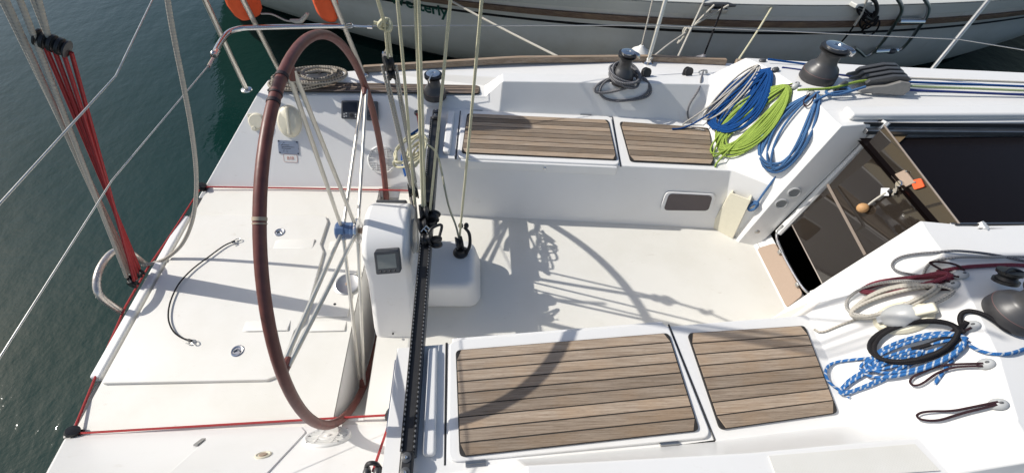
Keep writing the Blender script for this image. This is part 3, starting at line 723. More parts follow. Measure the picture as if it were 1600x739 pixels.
# yellow-cream hanks tied by the track, with blue strap
hk = []
for i in range(90):
    a = i*2*math.pi/15; cx = 645+8*math.sin(i*.21); cy = 245+6*math.cos(i*.17)
    hk.append(at(cx+20*math.cos(a)+random.uniform(-3, 3), cy-8+17*math.sin(a)-14*math.cos(a), z=.17+.020*math.sin(i*1.3)))
rope('rope_hank', hk, .005, 'r_cream', 'loose hank of pale yellow line bunched beside the black track', k=4)
bs = MB(); sp_ = smoothpath([at(628, 222, z=.12), at(640, 212, z=.16), at(652, 204, z=.16), at(660, 198, z=.14)], 5); bs.tube(sp_, .012, 8, flat=.22); bs.tube(smoothpath([at(630, 222, z=.12), at(628, 250, z=.08), at(634, 275, z=.05)], 5), .010, 8, flat=.22)
tag(mk('strap', bs, 'r_blue'), 'short blue webbing strap hanging behind the pale yellow hank', 'strap')
pe = MB(); pp_ = at(652, 177, y=.87); disc(pp_ and pe, pp_, PN, .017, .008); pe.tube(smoothpath([pp_+PN*.008+V((-.008, 0, 0)), pp_+PN*.024, pp_+PN*.008+V((.008, 0, 0))], 4), .0035, 6)
tag(mk('pad_eye', pe, 'dgrey'), 'small dark pad eye with red cord on the far quarter panel', 'pad eye')
rope('short_cord', [pp_+PN*.02, pp_+PN*.03+V((.004, -.01, -.05)), at(655, 205, y=.80)], .0035, 'r_red', 'short red cord hanging from the small dark pad eye', 'cord')
# ---- winches
def make_winch(label, loc, rb, h, tilt=(0, 0, 1), arm=0, top='steel', grp='cockpit and coach roof winches'):
    t = thing('winch', label, 'winch', loc, grp); Mx = frame(loc, tilt, V((math.cos(R(arm)), math.sin(R(arm)), 0)))
    k = rb; b = MB(); b.lathe([(k*1.02, -.004), (k*1.02, h*.05), (k, h*.22), (k*.985, h*.23)], 36, Mx); mk('winch_skirt', b, 'winchb', t)
    b = MB(); b.lathe([(k*.985, h*.23), (k*.96, h*.26), (k*.86, h*.36), (k*.66, h*.44), (k*.58, h*.50), (k*.54, h*.60), (k*.55, h*.72), (k*.62, h*.80), (k*.66, h*.82)], 36, Mx); mk('drum', b, 'winch', t)
    b = MB(); b.lathe([(k*.99, h*.224), (k*.995, h*.228), (k*.99, h*.232)], 36, Mx); mk('trim_ring', b, 'ring', t)
    b = MB(); b.lathe([(k*.60, h*.80), (k*.78, h*.83), (k*.78, h*.855), (k*.60, h*.88), (k*.60, h*.89), (k*.78, h*.915), (k*.78, h*.94), (k*.5, h*.96)], 36, Mx); mk('self_tailing_jaws', b, 'black', t)
    b = MB(); b.lathe([(k*.60, h*.945), (k*.60, h*.985), (k*.45, h), (k*.22, h), (k*.18, h*.97), (.002, h*.97)], 30, Mx); mk('top_cap', b, top, t)
    b = MB(); pts = [Mx @ V((k*.25, 0, h*.985)), Mx @ V((k*.62, -k*.05, h*.985)), Mx @ V((k*.92, -k*.12, h*.94)), Mx @ V((k*.93, -k*.12, h*.84))]; b.tube(smoothpath(pts, 4), k*.15, 8, flat=.5); mk('stripper_arm', b, top, t)
    return t
w1p = at(680, 150, z=.058); w1 = make_winch('chrome capped dark winch standing on the aft deck teak', w1p, .062, .140, arm=-100)
w2p = at(970, 127, z=.166); w2 = make_winch('grey winch on the far coaming wrapped in loops of grey rope', w2p, .062, .175, arm=-20)
w3p = at(1276, 122, z=.385); w3 = make_winch('grey winch with tilted chrome arm beside the blue and green coils', w3p, .080, .168, arm=-35)
w4p = at(1578, 492, z=.385); w4 = make_winch('big charcoal winch at the right edge above the black looped rope', w4p, .070, .135, arm=20)
# ---- rope clutches
cl0 = at(1393, 146, z=.40); cdir = V((.86, -.10, .02)).normalized(); 
clu = thing('rope_clutch', 'bank of grey rope clutches with four dark levers on the coach roof', 'rope clutch', cl0)
crot = frame(cl0, (0, 0, 1), cdir); W4 = 4
for k in range(W4+1):
    off = .035*k
    prof = [(-.125, 0), (.085, 0), (.095, .03), (.075, .062), (.03, .066), (-.02, .040), (-.075, .030), (-.12, .012)]
    b = MB(); Mc = crot @ Matrix.Translation((-.03, off+.004, -.004)); vs = [Mc @ V((x, -.005 if k else -.012, z)) for x, z in prof]; vt = [Mc @ V((x, .005, z)) for x, z in prof]
    b.prism(vs, vt); mk('side_cheek', b, 'clutch', clu, bevel=.003)
    if k < W4:
        b = MB(); prof = [(-.105, .032), (-.095, .052), (-.05, .066), (0, .082), (.055, .084), (.085, .070), (.07, .056), (0, .056), (-.05, .045)]
        vs = [Mc @ V((x, .007, z)) for x, z in prof]; vt = [Mc @ V((x, .028, z)) for x, z in prof]; b.prism(vs, vt); mk('lever', b, 'lever', clu, bevel=.004)
fl = MB(); fp = at(1313, 142, z=.40); fl.tube(smoothpath([fp+V((-.02, .0, 0)), fp+V((-.018, .004, .022)), fp+V((.006, .012, .036)), fp+V((.026, .016, .022)), fp+V((.028, .016, 0))], 4), .007, 8); fl.box(fp+V((.004, .008, .002)), (.075, .03, .008))
tag(mk('fairlead', fl, 'dgrey'), 'small grey fairlead hoop between the tilted winch and rope clutches', 'fairlead')
# lines running forward from the clutches
for k, (mm, lab) in enumerate((('r_navy', 'dark navy line nearest the roof hatch, led along the coach roof'), ('r_greenp', 'pale green line led along the coach roof from the clutches'), ('r_blue', 'blue line led along the coach roof beside the green one'), ('r_white', 'white line led along the coach roof, outermost from the hatch'))):
    p = crot @ V((.05, .0175+.035*k, .012)); q = V((4.2, p.y-.17+.01*k, .43)); m_ = p.lerp(q, .4); m_.z = .425
    rope('led_line', [p, m_, q], .0058, mm, lab, k=5, group='lines led aft along the far coach roof')
rope('led_line', [at(1200, 93, z=.35), at(1300, 106, z=.36), at(1420, 122, z=.38), at(1600, 138, z=.40)], .0055, 'r_blue', 'long blue line running along the outer edge of the far coach roof', k=5, group='lines led aft along the far coach roof')
rope('led_line', [at(1222, 106, z=.36), at(1300, 116, z=.375), at(1350, 122, z=.39), at(1365, 128, z=.40)], .0055, 'r_navy', 'navy line between the outer rope hooks and the rope clutches', k=5, group='lines led aft along the far coach roof')
rope('led_line', [at(1246, 141, z=.40), at(1262, 140, z=.41), at(1300, 138, z=.42), at(1340, 128, z=.43), at(1365, 126, z=.43)], .006, 'r_green', 'lime line leading from the green coil to the rope clutches', k=5, group='lines led aft along the far coach roof')
rope('led_line', [at(1272, 158, z=.40), at(1300, 146, z=.41), at(1328, 142, z=.415), at(1318, 136, z=.415), at(1295, 140, z=.41), at(1292, 146, z=.41), at(1310, 148, z=.412), at(1352, 136, z=.43)], .006, 'r_lblue', 'blue line looping from the faded blue coil to the rope clutches', k=5, group='lines led aft along the far coach roof')
# ---- plastic hooks with bungee loops
def make_hook(label, p, n, d, grp, cord=True, col='lgrey'):
    t = thing('rope_hook', label, 'hook', p, grp); n = V(n).normalized(); d = (V(d)-n*V(d).dot(n)).normalized(); s = n.cross(d)
    b = MB(); Mf = frame(p, n, d); b.ball(p+n*.006, (.022, .016, .012), 16, 8, Mf.to_3x3().to_4x4()); mk('hook_body', b, col, t)
    b = MB(); b.ball(p+n*.016-d*.006, (.006, .004, .003), 10, 6, Mf.to_3x3().to_4x4()); mk('hook_slot', b, 'dgrey', t)
    return t
far_h = [(1191, 97, 'dgrey'), (1211, 111, 'dgrey'), (1243, 135, 'lgrey'), (1266, 148, 'lgrey')]
near_h = [(1500, 431), (1488, 446), (1520, 510), (1542, 569), (1560, 632)]
fl_ = ['dark hook at the top of the blue coil, nearest the toerail', 'dark hook holding the white and blue lines above the blue coil', 'light grey hook holding the top of the lime green coil', 'light grey hook at the top of the faded blue coil']
nl_ = ['pale hook holding the maroon coil near the big winch', 'pale hook with black bungee round the off-white coil', 'pale hook holding the black looped rope', 'pale hook with a short bungee beside the blue and white rope', 'pale hook with an empty bungee loop, lowest at the right']
for (px, py, c_), lb_ in zip(far_h, fl_):
    p, n = hit(px, py); make_hook(lb_, p, n, (-.6, -.4, -.5), 'rope tail hooks', col=c_)
for (px, py), lb_ in zip(near_h, nl_):
    p, n = hit(px, py); make_hook(lb_, p, n, (-1, .1, -.4), 'rope tail hooks')
# ---- coils
def coil(name, label, c, a, b, loops, r, m, lift=0.0, jit=.10, group=None, per=18, tail=(), head=(), skew=0, fan=.25, seed=1, pinch=0.0, stack=.9, wob=.9):
    """long hanging loops that lie on whatever surface is under them; all one continuous rope. c, a, b in photo measure: centre, half length, half width"""
    rnd = random.Random(seed); pts = [hp_(x, y, r*1.05+l) for x, y, l in head]; N = loops*per
    la = [1+rnd.uniform(-jit*1.6, jit*.5) for _ in range(loops+2)]; lw = [1-rnd.random()*fan*2.2 for _ in range(loops+2)]; lo_ = [rnd.uniform(-1, 1)*fan*.55 for _ in range(loops+2)]; ll = [rnd.random() for _ in range(loops+2)]
    def it(L, f): i = int(f); t = f-i; t = t*t*(3-2*t); return L[i]*(1-t)+L[i+1]*t
    for i in range(N+1):
        f = i/per; th = 2*math.pi*f + math.pi
        A_, B_, O_, Lq = it(la, f), it(lw, f), it(lo_, f), it(ll, f)
        e = math.cos(th); g = math.sin(th)
        top = (1-e)/2   # 1 at the hook end
        wd = B_*(1-pinch*top**2)
        ee = e if e < 0 else e*A_
        if e < 0: ee = e*(1-.06*Lq)
        x = c[0] + a[0]*ee + b[0]*(g*wd + O_*(1-top) + skew*e); y = c[1] + a[1]*ee + b[1]*(g*wd + O_*(1-top) + skew*e)
        x += rnd.uniform(-1, 1)*wob; y += rnd.uniform(-1, 1)*wob
        pts.append(hp_(x, y, r*1.25 + lift + r*stack*2.4*Lq*(1+.6*top)))
    pts += [hp_(x, y, r*1.05+l) for x, y, l in tail]
    # relax sharp jumps where the surface below changes
    for _ in range(2): pts = [pts[0]] + [(pts[i-1]+pts[i]*2+pts[i+1])/4 for i in range(1, len(pts)-1)] + [pts[-1]]
    return rope(name, pts, r, m, label, k=2, group=group)
G1 = 'rope coils hung at the far bulkhead'; G2 = 'rope coils hung at the near bulkhead'
coil('rope_coil', 'bright blue coil, the inner one against the toerail side', (1158, 150), (-34, 42), (26, 18), 9, .0048, 'r_blue', .0, group=G1, seed=3, fan=.3, pinch=.6)
coil('rope_coil', 'grey and white rope draped over the blue coils down to the teak', (1150, 150), (-44, 44), (20, 15), 3, .0050, 'r_greyw', .030, group=G1, seed=5, fan=.5, pinch=.5, tail=[(1105, 178, .02), (1072, 190, .0), (1057, 196, .0), (1060, 203, .0), (1090, 198, .0), (1100, 205, .0)])
coil('rope_coil', 'thick bright blue coil lying over the lime green one', (1163, 160), (-46, 48), (36, 27), 16, .0050, 'r_blue', .02, group=G1, seed=12, fan=.40, pinch=.55, tail=[(1095, 195, .0), (1075, 200, .0), (1062, 205, .0), (1050, 203, .0)])
coil('rope_coil', 'lime green coil spilling from its hook onto the far teak seat', (1178, 190), (-62, 56), (35, 29), 20, .0048, 'r_green', .006, group=G1, seed=23, fan=.42, pinch=.45, jit=.2, tail=[(1150, 225, .0), (1125, 252, .0), (1112, 258, .0), (1117, 262, .0)])
coil('rope_coil', 'faded blue coil hanging on the bulkhead above the cream pocket', (1238, 206), (-40, 58), (38, 22), 6, .0056, 'r_lblue', .0, group=G1, seed=34, fan=.40, wob=.5, pinch=.5, jit=.22, tail=[(1238, 250, .0), (1205, 285, .0), (1190, 303, .0), (1182, 318, .01)])
coil('rope_coil', 'maroon coil lying under the off-white coil on the near bulkhead', (1420, 447), (-76, 14), (9, 16), 5, .0060, 'r_dred', .0, group=G2, seed=41, fan=.3, pinch=.5)
coil('rope_coil', 'off-white coil with frayed end on the near bulkhead', (1402, 472), (-74, 22), (6, 27), 4, .0060, 'r_whiteold', .008, group=G2, seed=51, fan=.22, pinch=.55, jit=.05)
coil('rope_coil', 'grey stiff loop lying round the off-white coil', (1410, 470), (-90, 12), (0, 34), 2, .0046, 'r_greyw', .014, group=G2, seed=52, fan=.1, pinch=.5, jit=.03)
coil('rope_coil', 'blue and white flecked rope in figure-eight loops beside the near teak', (1378, 583), (-74, 34), (9, 15), 4, .0052, 'r_bw', .0, group=G2, seed=61, fan=.4, pinch=.2, jit=.12)
coil('rope_coil', 'blue and white flecked end loops lying nearest the winch', (1432, 556), (-92, 24), (10, 27), 4, .0052, 'r_bw', .004, group=G2, seed=63, fan=.5, tail=[(1470, 575, .0), (1462, 600, .0)], jit=.25)
rope('rope_end', onsurf([(1395, 558), (1340, 562), (1300, 568), (1286, 580), (1292, 598), (1312, 612), (1330, 622)], .009), .0052, 'r_bw', 'outer loop of blue and white rope reaching to the teak edge')
rope('rope_end', onsurf([(1512, 536), (1530, 548), (1565, 556), (1600, 545), (1640, 528)], .009), .0052, 'r_bw', 'blue and white rope leading off to the right edge')
coil('rope_coil', 'black rope wound in an oval over the blue and white rope', (1437, 536), (-75, 14), (8, 35), 4, .0066, 'r_black', .012, group=G2, seed=71, fan=.22, pinch=.15, jit=.08, wob=.4)
rope('rope_end', onsurf([(1430, 548), (1460, 540), (1500, 522), (1516, 505)], .020), .0068, 'r_black', 'black bight knotted across the black coil', k=6)
rope('rope_end', onsurf([(1506, 512), (1500, 495), (1515, 486), (1545, 500), (1570, 520), (1600, 520), (1620, 500)], .012), .0068, 'r_black', 'black rope curving from its coil round the big winch')
rope('rope_end', onsurf([(1650, 420), (1600, 412), (1540, 400), (1480, 395), (1430, 398), (1404, 405), (1395, 416), (1410, 426), (1445, 432)], .012), .0042, 'r_grey', 'thin grey line arching over the roof to the off-white coil')
rope('rope_end', onsurf([(1650, 415), (1600, 405), (1550, 405), (1500, 405), (1465, 408), (1450, 420), (1448, 435)], .012), .0046, 'r_greyw', 'stiff grey and white line arching over the near roof corner')
rope('rope_end', onsurf([(1468, 425), (1500, 420), (1540, 417), (1580, 416), (1640, 420)], .008), .0065, 'r_dred', 'maroon line leading to the right along the roof')
rope('rope_end', onsurf([(1345, 498), (1320, 506), (1300, 514), (1280, 522), (1272, 515)], .006), .0045, 'r_whiteold', 'frayed off-white rope tail lying by the teak corner')
# bungees
for pts, lab in (([(1541, 570), (1500, 571), (1470, 574), (1445, 584), (1424, 594), (1428, 606), (1448, 600), (1462, 588), (1480, 580), (1500, 575), (1540, 574)], 'thin dark bungee loop below the blue and white rope'),
                 ([(1560, 630), (1530, 636), (1495, 643), (1460, 648), (1438, 652), (1436, 660), (1455, 662), (1480, 655), (1510, 646), (1535, 640), (1558, 634)], 'empty dark bungee loop lying flat on the near bulkhead'),
                 ([(1500, 428), (1490, 415), (1465, 410), (1450, 412), (1470, 418), (1488, 432), (1500, 436)], 'dark bungee loop over the maroon coil'),
                 ([(1488, 443), (1470, 440), (1440, 446), (1434, 450), (1442, 454), (1470, 455), (1492, 455)], 'dark bungee loop closed round the off-white coil'),
                 ([(1518, 508), (1505, 512), (1490, 520), (1480, 530), (1492, 530), (1510, 520), (1522, 514)], 'dark bungee loop round the black coil'),
                 ([(1266, 150), (1258, 158), (1256, 168), (1262, 172), (1270, 165), (1272, 152)], 'dark bungee loop round the faded blue coil'),
                 ([(1240, 135), (1226, 136), (1210, 142), (1206, 148), (1220, 142), (1240, 138)], 'dark bungee loop round the lime green coil')):
    rope('bungee_loop', onsurf(pts, .016), .0034, 'r_maroonc', lab, 'bungee', group='bungee loops on the rope hooks')
# grey rope wrapped round the coaming winch
Wc = w2p + V((0, 0, .0)); gp = []
rnd = random.Random(4)
for i in range(56):
    a = i*2*math.pi/14; rr = .080+.012*math.sin(i*.7)+rnd.uniform(-.004, .004)
    z = .045 + .02*math.sin(i*.35) - .022*math.sin(a+2.6) ; p = Wc + V((rr*math.cos(a)*1.15+.012, rr*math.sin(a)-.014, z)); gp.append(p)
for i in range(30):
    a = 2.4+i*2*math.pi/15; q_ = hp_(972+ (44+4*math.sin(i))*math.cos(a)-2+i*.3, 140+(20+3*math.cos(i*.8))*math.sin(a), .010+.008*rnd.random()); gp.append(q_)
for _ in range(2): gp = [gp[0]] + [(gp[i-1]+gp[i]*2+gp[i+1])/4 for i in range(1, len(gp)-1)] + [gp[-1]]
rope('winch_rope', gp, .0068, 'r_grey', 'grey flecked rope looped loosely round the coaming winch', k=3)
for px, py, lab in ((1008, 113, 'small black cheek block beside the rope wrapped winch'), (1073, 112, 'round black turning block standing on the far coaming')):
    p = at(px, py+6, z=.168); b = MB(); block(b, p+V((0, 0, .022)), (.25, -1, .35), .026, .020); b.box(p+V((0, 0, .004)), (.05, .03, .010)); tag(mk('turning_block', b, 'black'), lab, 'block', 'blocks on the far coaming')
hb_ = MB(); hp0 = hp_(1097, 116, .004); hb_.tube(smoothpath([hp0+V((-.025, 0, .004)), hp0+V((-.015, 0, .018)), hp0+V((.015, 0, .018)), hp0+V((.025, 0, .004))], 4), .008, 8, flat=.7); tag(mk('rope_guide', hb_, 'lgrey'), 'small grey rope guide on the edge of the far coaming', 'rope guide')
rope('lashing', [hp0+V((0, 0, .02))] + onsurf([(1095, 125), (1094, 135), (1088, 146), (1078, 160), (1073, 172), (1074, 186), (1080, 194)], .008), .0048, 'r_grey', 'thin dark grey line hanging from the coaming to the teak seat', k=6)
# ---- quarter panel fittings
def qp(px, py, off=0): return onp(px, py, P0+PN*off, PN)
PX_ = V((1, 0, 0)); PUP = PN.cross(PX_).normalized(); PUP = PUP if PUP.z > 0 else -PUP
sc = thing('socket_cover', 'small round cream socket cover on the far quarter panel', 'socket cover', qp(402, 190))
b = MB(); disc(b, qp(402, 190), PN, .045, .018); mk('cover_lid', b, 'cream', sc); b = MB(); disc(b, qp(399, 201), PN, .013, .022); mk('cover_catch', b, 'cream', sc)
b = MB(); b.box(qp(395, 181)+PN*.006, (.05, .02, .012), frame(V(), PN, (1, 0, 0)).to_3x3()); mk('cover_hinge', b, 'cream', sc, bevel=.003)
vd = thing('vent_cowl', 'large oval cream vent cowl behind the wheel rim', 'vent cowl', qp(453, 190))
b = MB(); c0 = qp(453, 190); L_ = .088; prof = [(1, 0), (1, .010), (.93, .022), (.72, .036), (.02, .042)]
b.lathe([(max(r, .01)*.066, z) for r, z in prof], 36, frame(c0, PN, PX_) @ Matrix.Diagonal((1, 1.35, 1, 1))); mk('cowl_body', b, 'cream', vd)
b = MB(); b.prism([c0+PUP*s+PX_*t+PN*.032 for s, t in ((-.078, -.004), (-.078, .020), (.080, .014), (.080, -.006))], [c0+PUP*s+PX_*t+PN*.047 for s, t in ((-.07, .001), (-.07, .014), (.07, .010), (.07, -.002))]); mk('cowl_rib', b, 'cream', vd, bevel=.003)
b = MB(); b.poly(rrect([qp(434, 219), qp(466, 221), qp(468, 242), qp(436, 240)], .004), .003, PN); pl_ = mk('data_plate', b, 'metalplate'); tag(pl_, 'thin engraved metal plate screwed below the cream vent cowl', 'plate')
PLq = [qp(434, 219), qp(466, 221), qp(468, 242), qp(436, 240)]
for u, v in ((.05, .07), (.94, .07), (.95, .92), (.06, .92)):
    b = MB(); disc(b, bil(PLq, u, v)+PN*.003, PN, .004, .002, 10); mk('screw', b, 'black', pl_)
for v, u0, u1 in ((.14, .25, .30), (.32, .15, .55), (.45, .15, .80), (.58, .15, .62), (.71, .25, .30), (.71, .40, .43), (.80, .22, .27), (.80, .40, .44)):
    b = MB(); b.poly([bil(PLq, u0, v)+PN*.0032, bil(PLq, u1, v)+PN*.0032, bil(PLq, u1, v+.035)+PN*.0032, bil(PLq, u0, v+.035)+PN*.0032], .0006, PN); mk('engraved_line', b, 'dgrey', pl_, smooth=False)
def text(name, s, m, Mx, size, parent=None, warp=None, ext=.0008, xs=1.0, bold=0.0, spacing=1.0):
    fc = bpy.data.curves.new(name, 'FONT'); fc.body = s; fc.size = size; fc.extrude = ext; fc.align_x = 'CENTER'; fc.align_y = 'CENTER'; fc.offset = bold; fc.space_character = spacing
    to = bpy.data.objects.new(name, fc); COL.objects.link(to); d_ = bpy.context.evaluated_depsgraph_get(); me = bpy.data.meshes.new_from_object(to.evaluated_get(d_)); bpy.data.objects.remove(to)
    for v in me.vertices:
        q_ = V((v.co.x*xs, v.co.y, v.co.z)); v.co = warp(q_) if warp else Mx @ q_
    me.materials.clear(); me.materials.append(M[m]); o = bpy.data.objects.new(name, me); COL.objects.link(o)
    if parent is not None: o.parent = parent; o.location = -loc_of(parent)
    return o
bq = [qp(443, 241), qp(464, 242), qp(465, 254), qp(444, 253)]; bc = sum(bq, V())/4
b = MB(); b.poly(rrect(bq, .006), .0012, PN); bl = mk('sticker', b, 'whitep'); tag(bl, 'small white sticker lettered BIB in salmon under the metal plate', 'sticker')
Mt = frame(bc+PN*.0016, PN, PX_)
if (Mt.to_3x3() @ V((0, 1, 0))).z < 0: Mt = frame(bc+PN*.0016, PN, -PX_)
text('lettering', 'BIB', 'pink', Mt, .026, bl, spacing=1.15)
b = MB(); b.tube([p+PN*.0014 for p in rrect(bq, .006)], .0009, 4, True); mk('sticker_border', b, 'pink', bl)
# plotter and autopilot pad
def panel_box(px4, h, m, parent, r=.008):
    P = [qp(*q) for q in px4]; b = MB(); b.poly(rrect(P, r), h, PN); mk('housing', b, m, parent, bevel=.004, seg=3); return P
ch = thing('chart_display', 'small chart display with dark screen on the far quarter panel', 'display', qp(548, 172))
P = panel_box([(535, 158), (562, 158), (563, 187), (535, 186)], .024, 'dgrey', ch)
b = MB(); b.poly([bil(P, u, v)+PN*.0245 for u, v in ((.10, .10), (.90, .10), (.90, .62), (.10, .62))], .001, PN); mk('screen', b, 'screen', ch)
for u, v in ((.18, .75), (.30, .70), (.30, .85), (.18, .88), (.82, .76), (.82, .88)):
    b = MB(); disc(b, bil(P, u, v)+PN*.024, PN, .0045, .003, 10); mk('button', b, 'lgrey', ch)
b = MB(); disc(b, bil(P, .58, .80)+PN*.024, PN, .011, .003, 16); mk('rocker_pad', b, 'black', ch)
ap = thing('autopilot_keypad', 'grey autopilot keypad beside the chart display', 'keypad', qp(582, 174))
P = panel_box([(573, 159), (591, 159), (592, 189), (574, 189)], .022, 'dgrey', ap)
for v in (.22, .40, .58, .76):
    for u in (.28, .70):
        b = MB(); disc(b, bil(P, u, v)+PN*.022, PN, .005, .003, 10); mk('button', b, 'black' if (v+u) % .3 > .1 else 'lgrey', ap)
def speaker(label, c, n, up_):
    t = thing('cockpit_speaker', label, 'speaker', c, 'round white cockpit speakers'); n = V(n); Ms = frame(c, n, V(up_).cross(n) if True else None)
    b = MB(); b.lathe([(.082, 0), (.082, .006), (.076, .012), (.070, .010), (.068, .004)], 40, Ms); mk('bezel', b, 'whitep', t)
    b = MB(); b.lathe([(.069, .001), (.02, .001)], 36, Ms); mk('cone', b, 'black', t)
    b = MB()
    for i in range(-5, 6):
        if i == 0: continue
        y = i*.0128; hw = math.sqrt(max(0, .070**2-y*y)); gaps = [(-hw, -.026), (.026, hw)] if abs(i) < 2 else [(-hw, hw)]
        for a0, a1 in gaps: b.box(Ms @ V(((a0+a1)/2, y, .007)), (a1-a0, .0062, .006), Ms.to_3x3())
    for k in (-.03, .03): b.box(Ms @ V((k, 0, .0075)), (.006, .12, .007), Ms.to_3x3())
    mk('grille', b, 'whitep', t)
    b = MB(); b.lathe([(.034, .008), (.030, .011), (.022, .010), (.012, .010), (.010, .014), (.003, .016)], 24, Ms); mk('tweeter_ring', b, 'whitep', t)
    for k in range(4):
        a = R(45+90*k); b = MB(); disc(b, Ms @ V((.0765*math.cos(a), .0765*math.sin(a), .010)), n, .004, .003, 8); mk('screw', b, 'steeld', t)
    return t
speaker('round white speaker on the far quarter panel, crossed by the wheel rim', qp(597, 250), PN, PUP)
speaker('round white speaker in the near quarter panel below the wheel', npan(512, 684), PNn, V((0, -.46, .89)))
# ---- round deck plate and drain on the sole
dp = thing('deck_plate', 'round metal deck plate set in the sole behind the spokes', 'deck plate', at(543, 444, z=ZS+.006))
b = MB(); p_ = at(543, 444, z=ZS+.006); b.lathe([(.062, 0), (.062, .003), (.055, .0055), (.052, .004), (.008, .0045)], 36, frame(p_, (0, 0, 1))); mk('plate_ring', b, 'steeld', dp)
b = MB(); disc(b, p_+V((0, 0, .0035)), V((0, 0, 1)), .010, .003, 12); mk('key_hole', b, 'brownp', dp)
b = MB(); disc(b, at(523, 475, z=ZS+.006), V((0, 0, 1)), .006, .003, 12); tag(mk('drain_plug', b, 'black'), 'tiny black plug in the sole below the round metal plate', 'plug')
# shock cord with hooks on the platform
sco = thing('shock_cord', 'black shock cord with wire hooks lying curved on the stern platform', 'shock cord', at(300, 450, z=ZS+.02))
cpts = [at(x, y, z=ZS+.024) for x, y in ((366, 377), (350, 384), (325, 402), (300, 421), (279, 444), (266, 472), (263, 497), (270, 516), (283, 527), (298, 532))]
rope('cord', cpts, .0033, 'r_black', None, parent=sco)
for e, q_ in ((0, 1), (-1, -2)):
    d_ = (cpts[e]-cpts[q_]).normalized(); s_ = V((-d_.y, d_.x, 0)); b = MB()
    b.tube(smoothpath([cpts[e]-d_*.008, cpts[e]+d_*.014+s_*.008, cpts[e]+d_*.030, cpts[e]+d_*.024-s_*.010, cpts[e]+d_*.010-s_*.006], 4), .0022, 6); b.tube(smoothpath([cpts[e]-d_*.008-s_*.004, cpts[e]+d_*.004-s_*.014, cpts[e]-d_*.012-s_*.016], 4), .0022, 6); mk('wire_hook', b, 'steeld', sco)
    b = MB(); b.tube([cpts[e]-d_*.012, cpts[e]+d_*.004], .006, 8); mk('crimp', b, 'black', sco)
# red control line round the stern
fq = at(113, 677, z=ZS+.02); ff = at(315, 292, z=ZS+.02)
for p_, lab in ((fq, 'black fairlead with red line at the near stern corner'), (ff, 'black fairlead with red line at the far stern corner'), (at(612, 647, z=-.32), 'black fairlead where the red line turns beside the seat')):
    b = MB(); b.lathe([(.022, -.018), (.024, -.008), (.014, .0), (.024, .008), (.022, .018), (.010, .020)], 20, frame(p_, V((.5, .5, 1)))); b.box(p_-V((0, 0, .014)), (.05, .035, .010)); tag(mk('fairlead', b, 'black'), lab, 'fairlead', 'fairleads of the red line')
rl = [at(640, 298, z=ZS+.012), at(600, 297, z=ZS+.012), at(450, 294, z=ZS+.012), ff, at(268, 365, z=ZS+.0), V((-1.655, .12, ZS-.02)), V((-1.655, -.1, ZS-.02)), at(160, 562, z=ZS-.01), at(118, 665, z=ZS+.02), fq, at(300, 666, z=ZS+.012), at(450, 657, z=ZS+.012), at(608, 648, z=-.325)]
rope('control_line', rl, .0046, 'r_red', 'thin red control line led round the open stern to both sides', k=1)
he = npan(583, 735, .02); rope('control_line', [at(612, 648, z=-.32), he], .0046, 'r_red', 'short red line from the seat fairlead down to the near cleat', k=1)
hc = thing('cam_cleat', 'black and grey cam cleat on the near coaming at the bottom edge', 'cleat', he)
for s in (-1, 1):
    b = MB(); b.ball(he+V((s*.016, -.012, .008)), (.013, .026, .020), 14, 10); mk('cam_jaw', b, 'dgrey', hc)
b = MB(); b.tube(smoothpath([he+V((-.022, .004, .0)), he+V((-.014, .012, .026)), he+V((0, .014, .034)), he+V((.014, .012, .026)), he+V((.022, .004, 0))], 4), .007, 8); mk('cleat_bail', b, 'black', hc)
# ---- stern rail loop and backstay tackle
lp = [at(226, 412, z=ZS-.03), V((-1.675, .125, -.26)), V((-1.695, .09, -.205)), V((-1.69, 0, -.185)), V((-1.68, -.08, -.20)), V((-1.67, -.125, -.25)), at(190, 488, z=ZS-.03)]
b = MB(); b.tube(smoothpath(lp, 7), .015, 12); mk('stern_handle', b, 'oldtube', boat, ang=80)
tk = thing('backstay_tackle', 'red rope backstay tackle with black blocks over the stern', 'tackle', (-1.64, .03, ZS))
ub = at(82, 68, y=.06); lbk = V((-1.645, .03, ZS+.02))
ax_ = (at(100, 76, y=.06)-at(66, 62, y=.06)).normalized()
for i in range(4):
    b = MB(); block(b, ub + ax_*(.017*i-.0255), ax_, .026, .0135); mk('upper_sheave', b, 'black', tk)
b = MB(); b.tube([ub-ax_*.036+V((0, 0, .012)), ub+ax_*.036+V((0, 0, .012))], .005, 8); mk('block_pin', b, 'steel', tk)
for i in range(7):
    a = ub + ax_*(-.033+.0105*i) + V((0, .008*(-1)**i, -.015)); c_ = lbk + V((.002*i, .05-.0125*i, .01+.006*(-1)**i)); b = MB(); b.tube([a, c_], .0058, 7); mk('red_fall', b, 'r_red', tk, ang=80)
for k, (dy, dz) in enumerate(((.03, .0), (0, .02), (-.03, .0))):
    b = MB(); block(b, lbk+V((0, dy, dz)), (.3, 1, 0), .022, .018); mk('lower_sheave', b, 'black', tk)
for k, (px, tp) in enumerate(((3, (10, 'w')), (9, 0), (31, 0))):
    top = at(px, 0, y=.05); a = lbk + V((-.01, .03-.025*k, .04)); b = MB(); b.tube([a, a+(top-a)*1.9], .0075, 8); mk('backstay_line', b, 'r_whiteold', tk, ang=80)
for s in (-1, 1):
    top = at(58+s*4, 0, y=.06); b = MB(); b.tube([ub+V((0, 0, .015)), top+(top-ub)*.8], .0075, 8); mk('strop', b, 'r_whiteold', tk, ang=80)
for k in range(5):
    b = MB(); b.tube(smoothpath([lbk+V((.012*math.cos(i*1.3+k), .030*math.sin(i*1.1+k*1.4), .012*math.sin(i*.9+k)+.02)) for i in range(6)], 4), .005, 7); mk('lashing', b, 'r_white' if k % 2 else 'r_black', tk, ang=80)
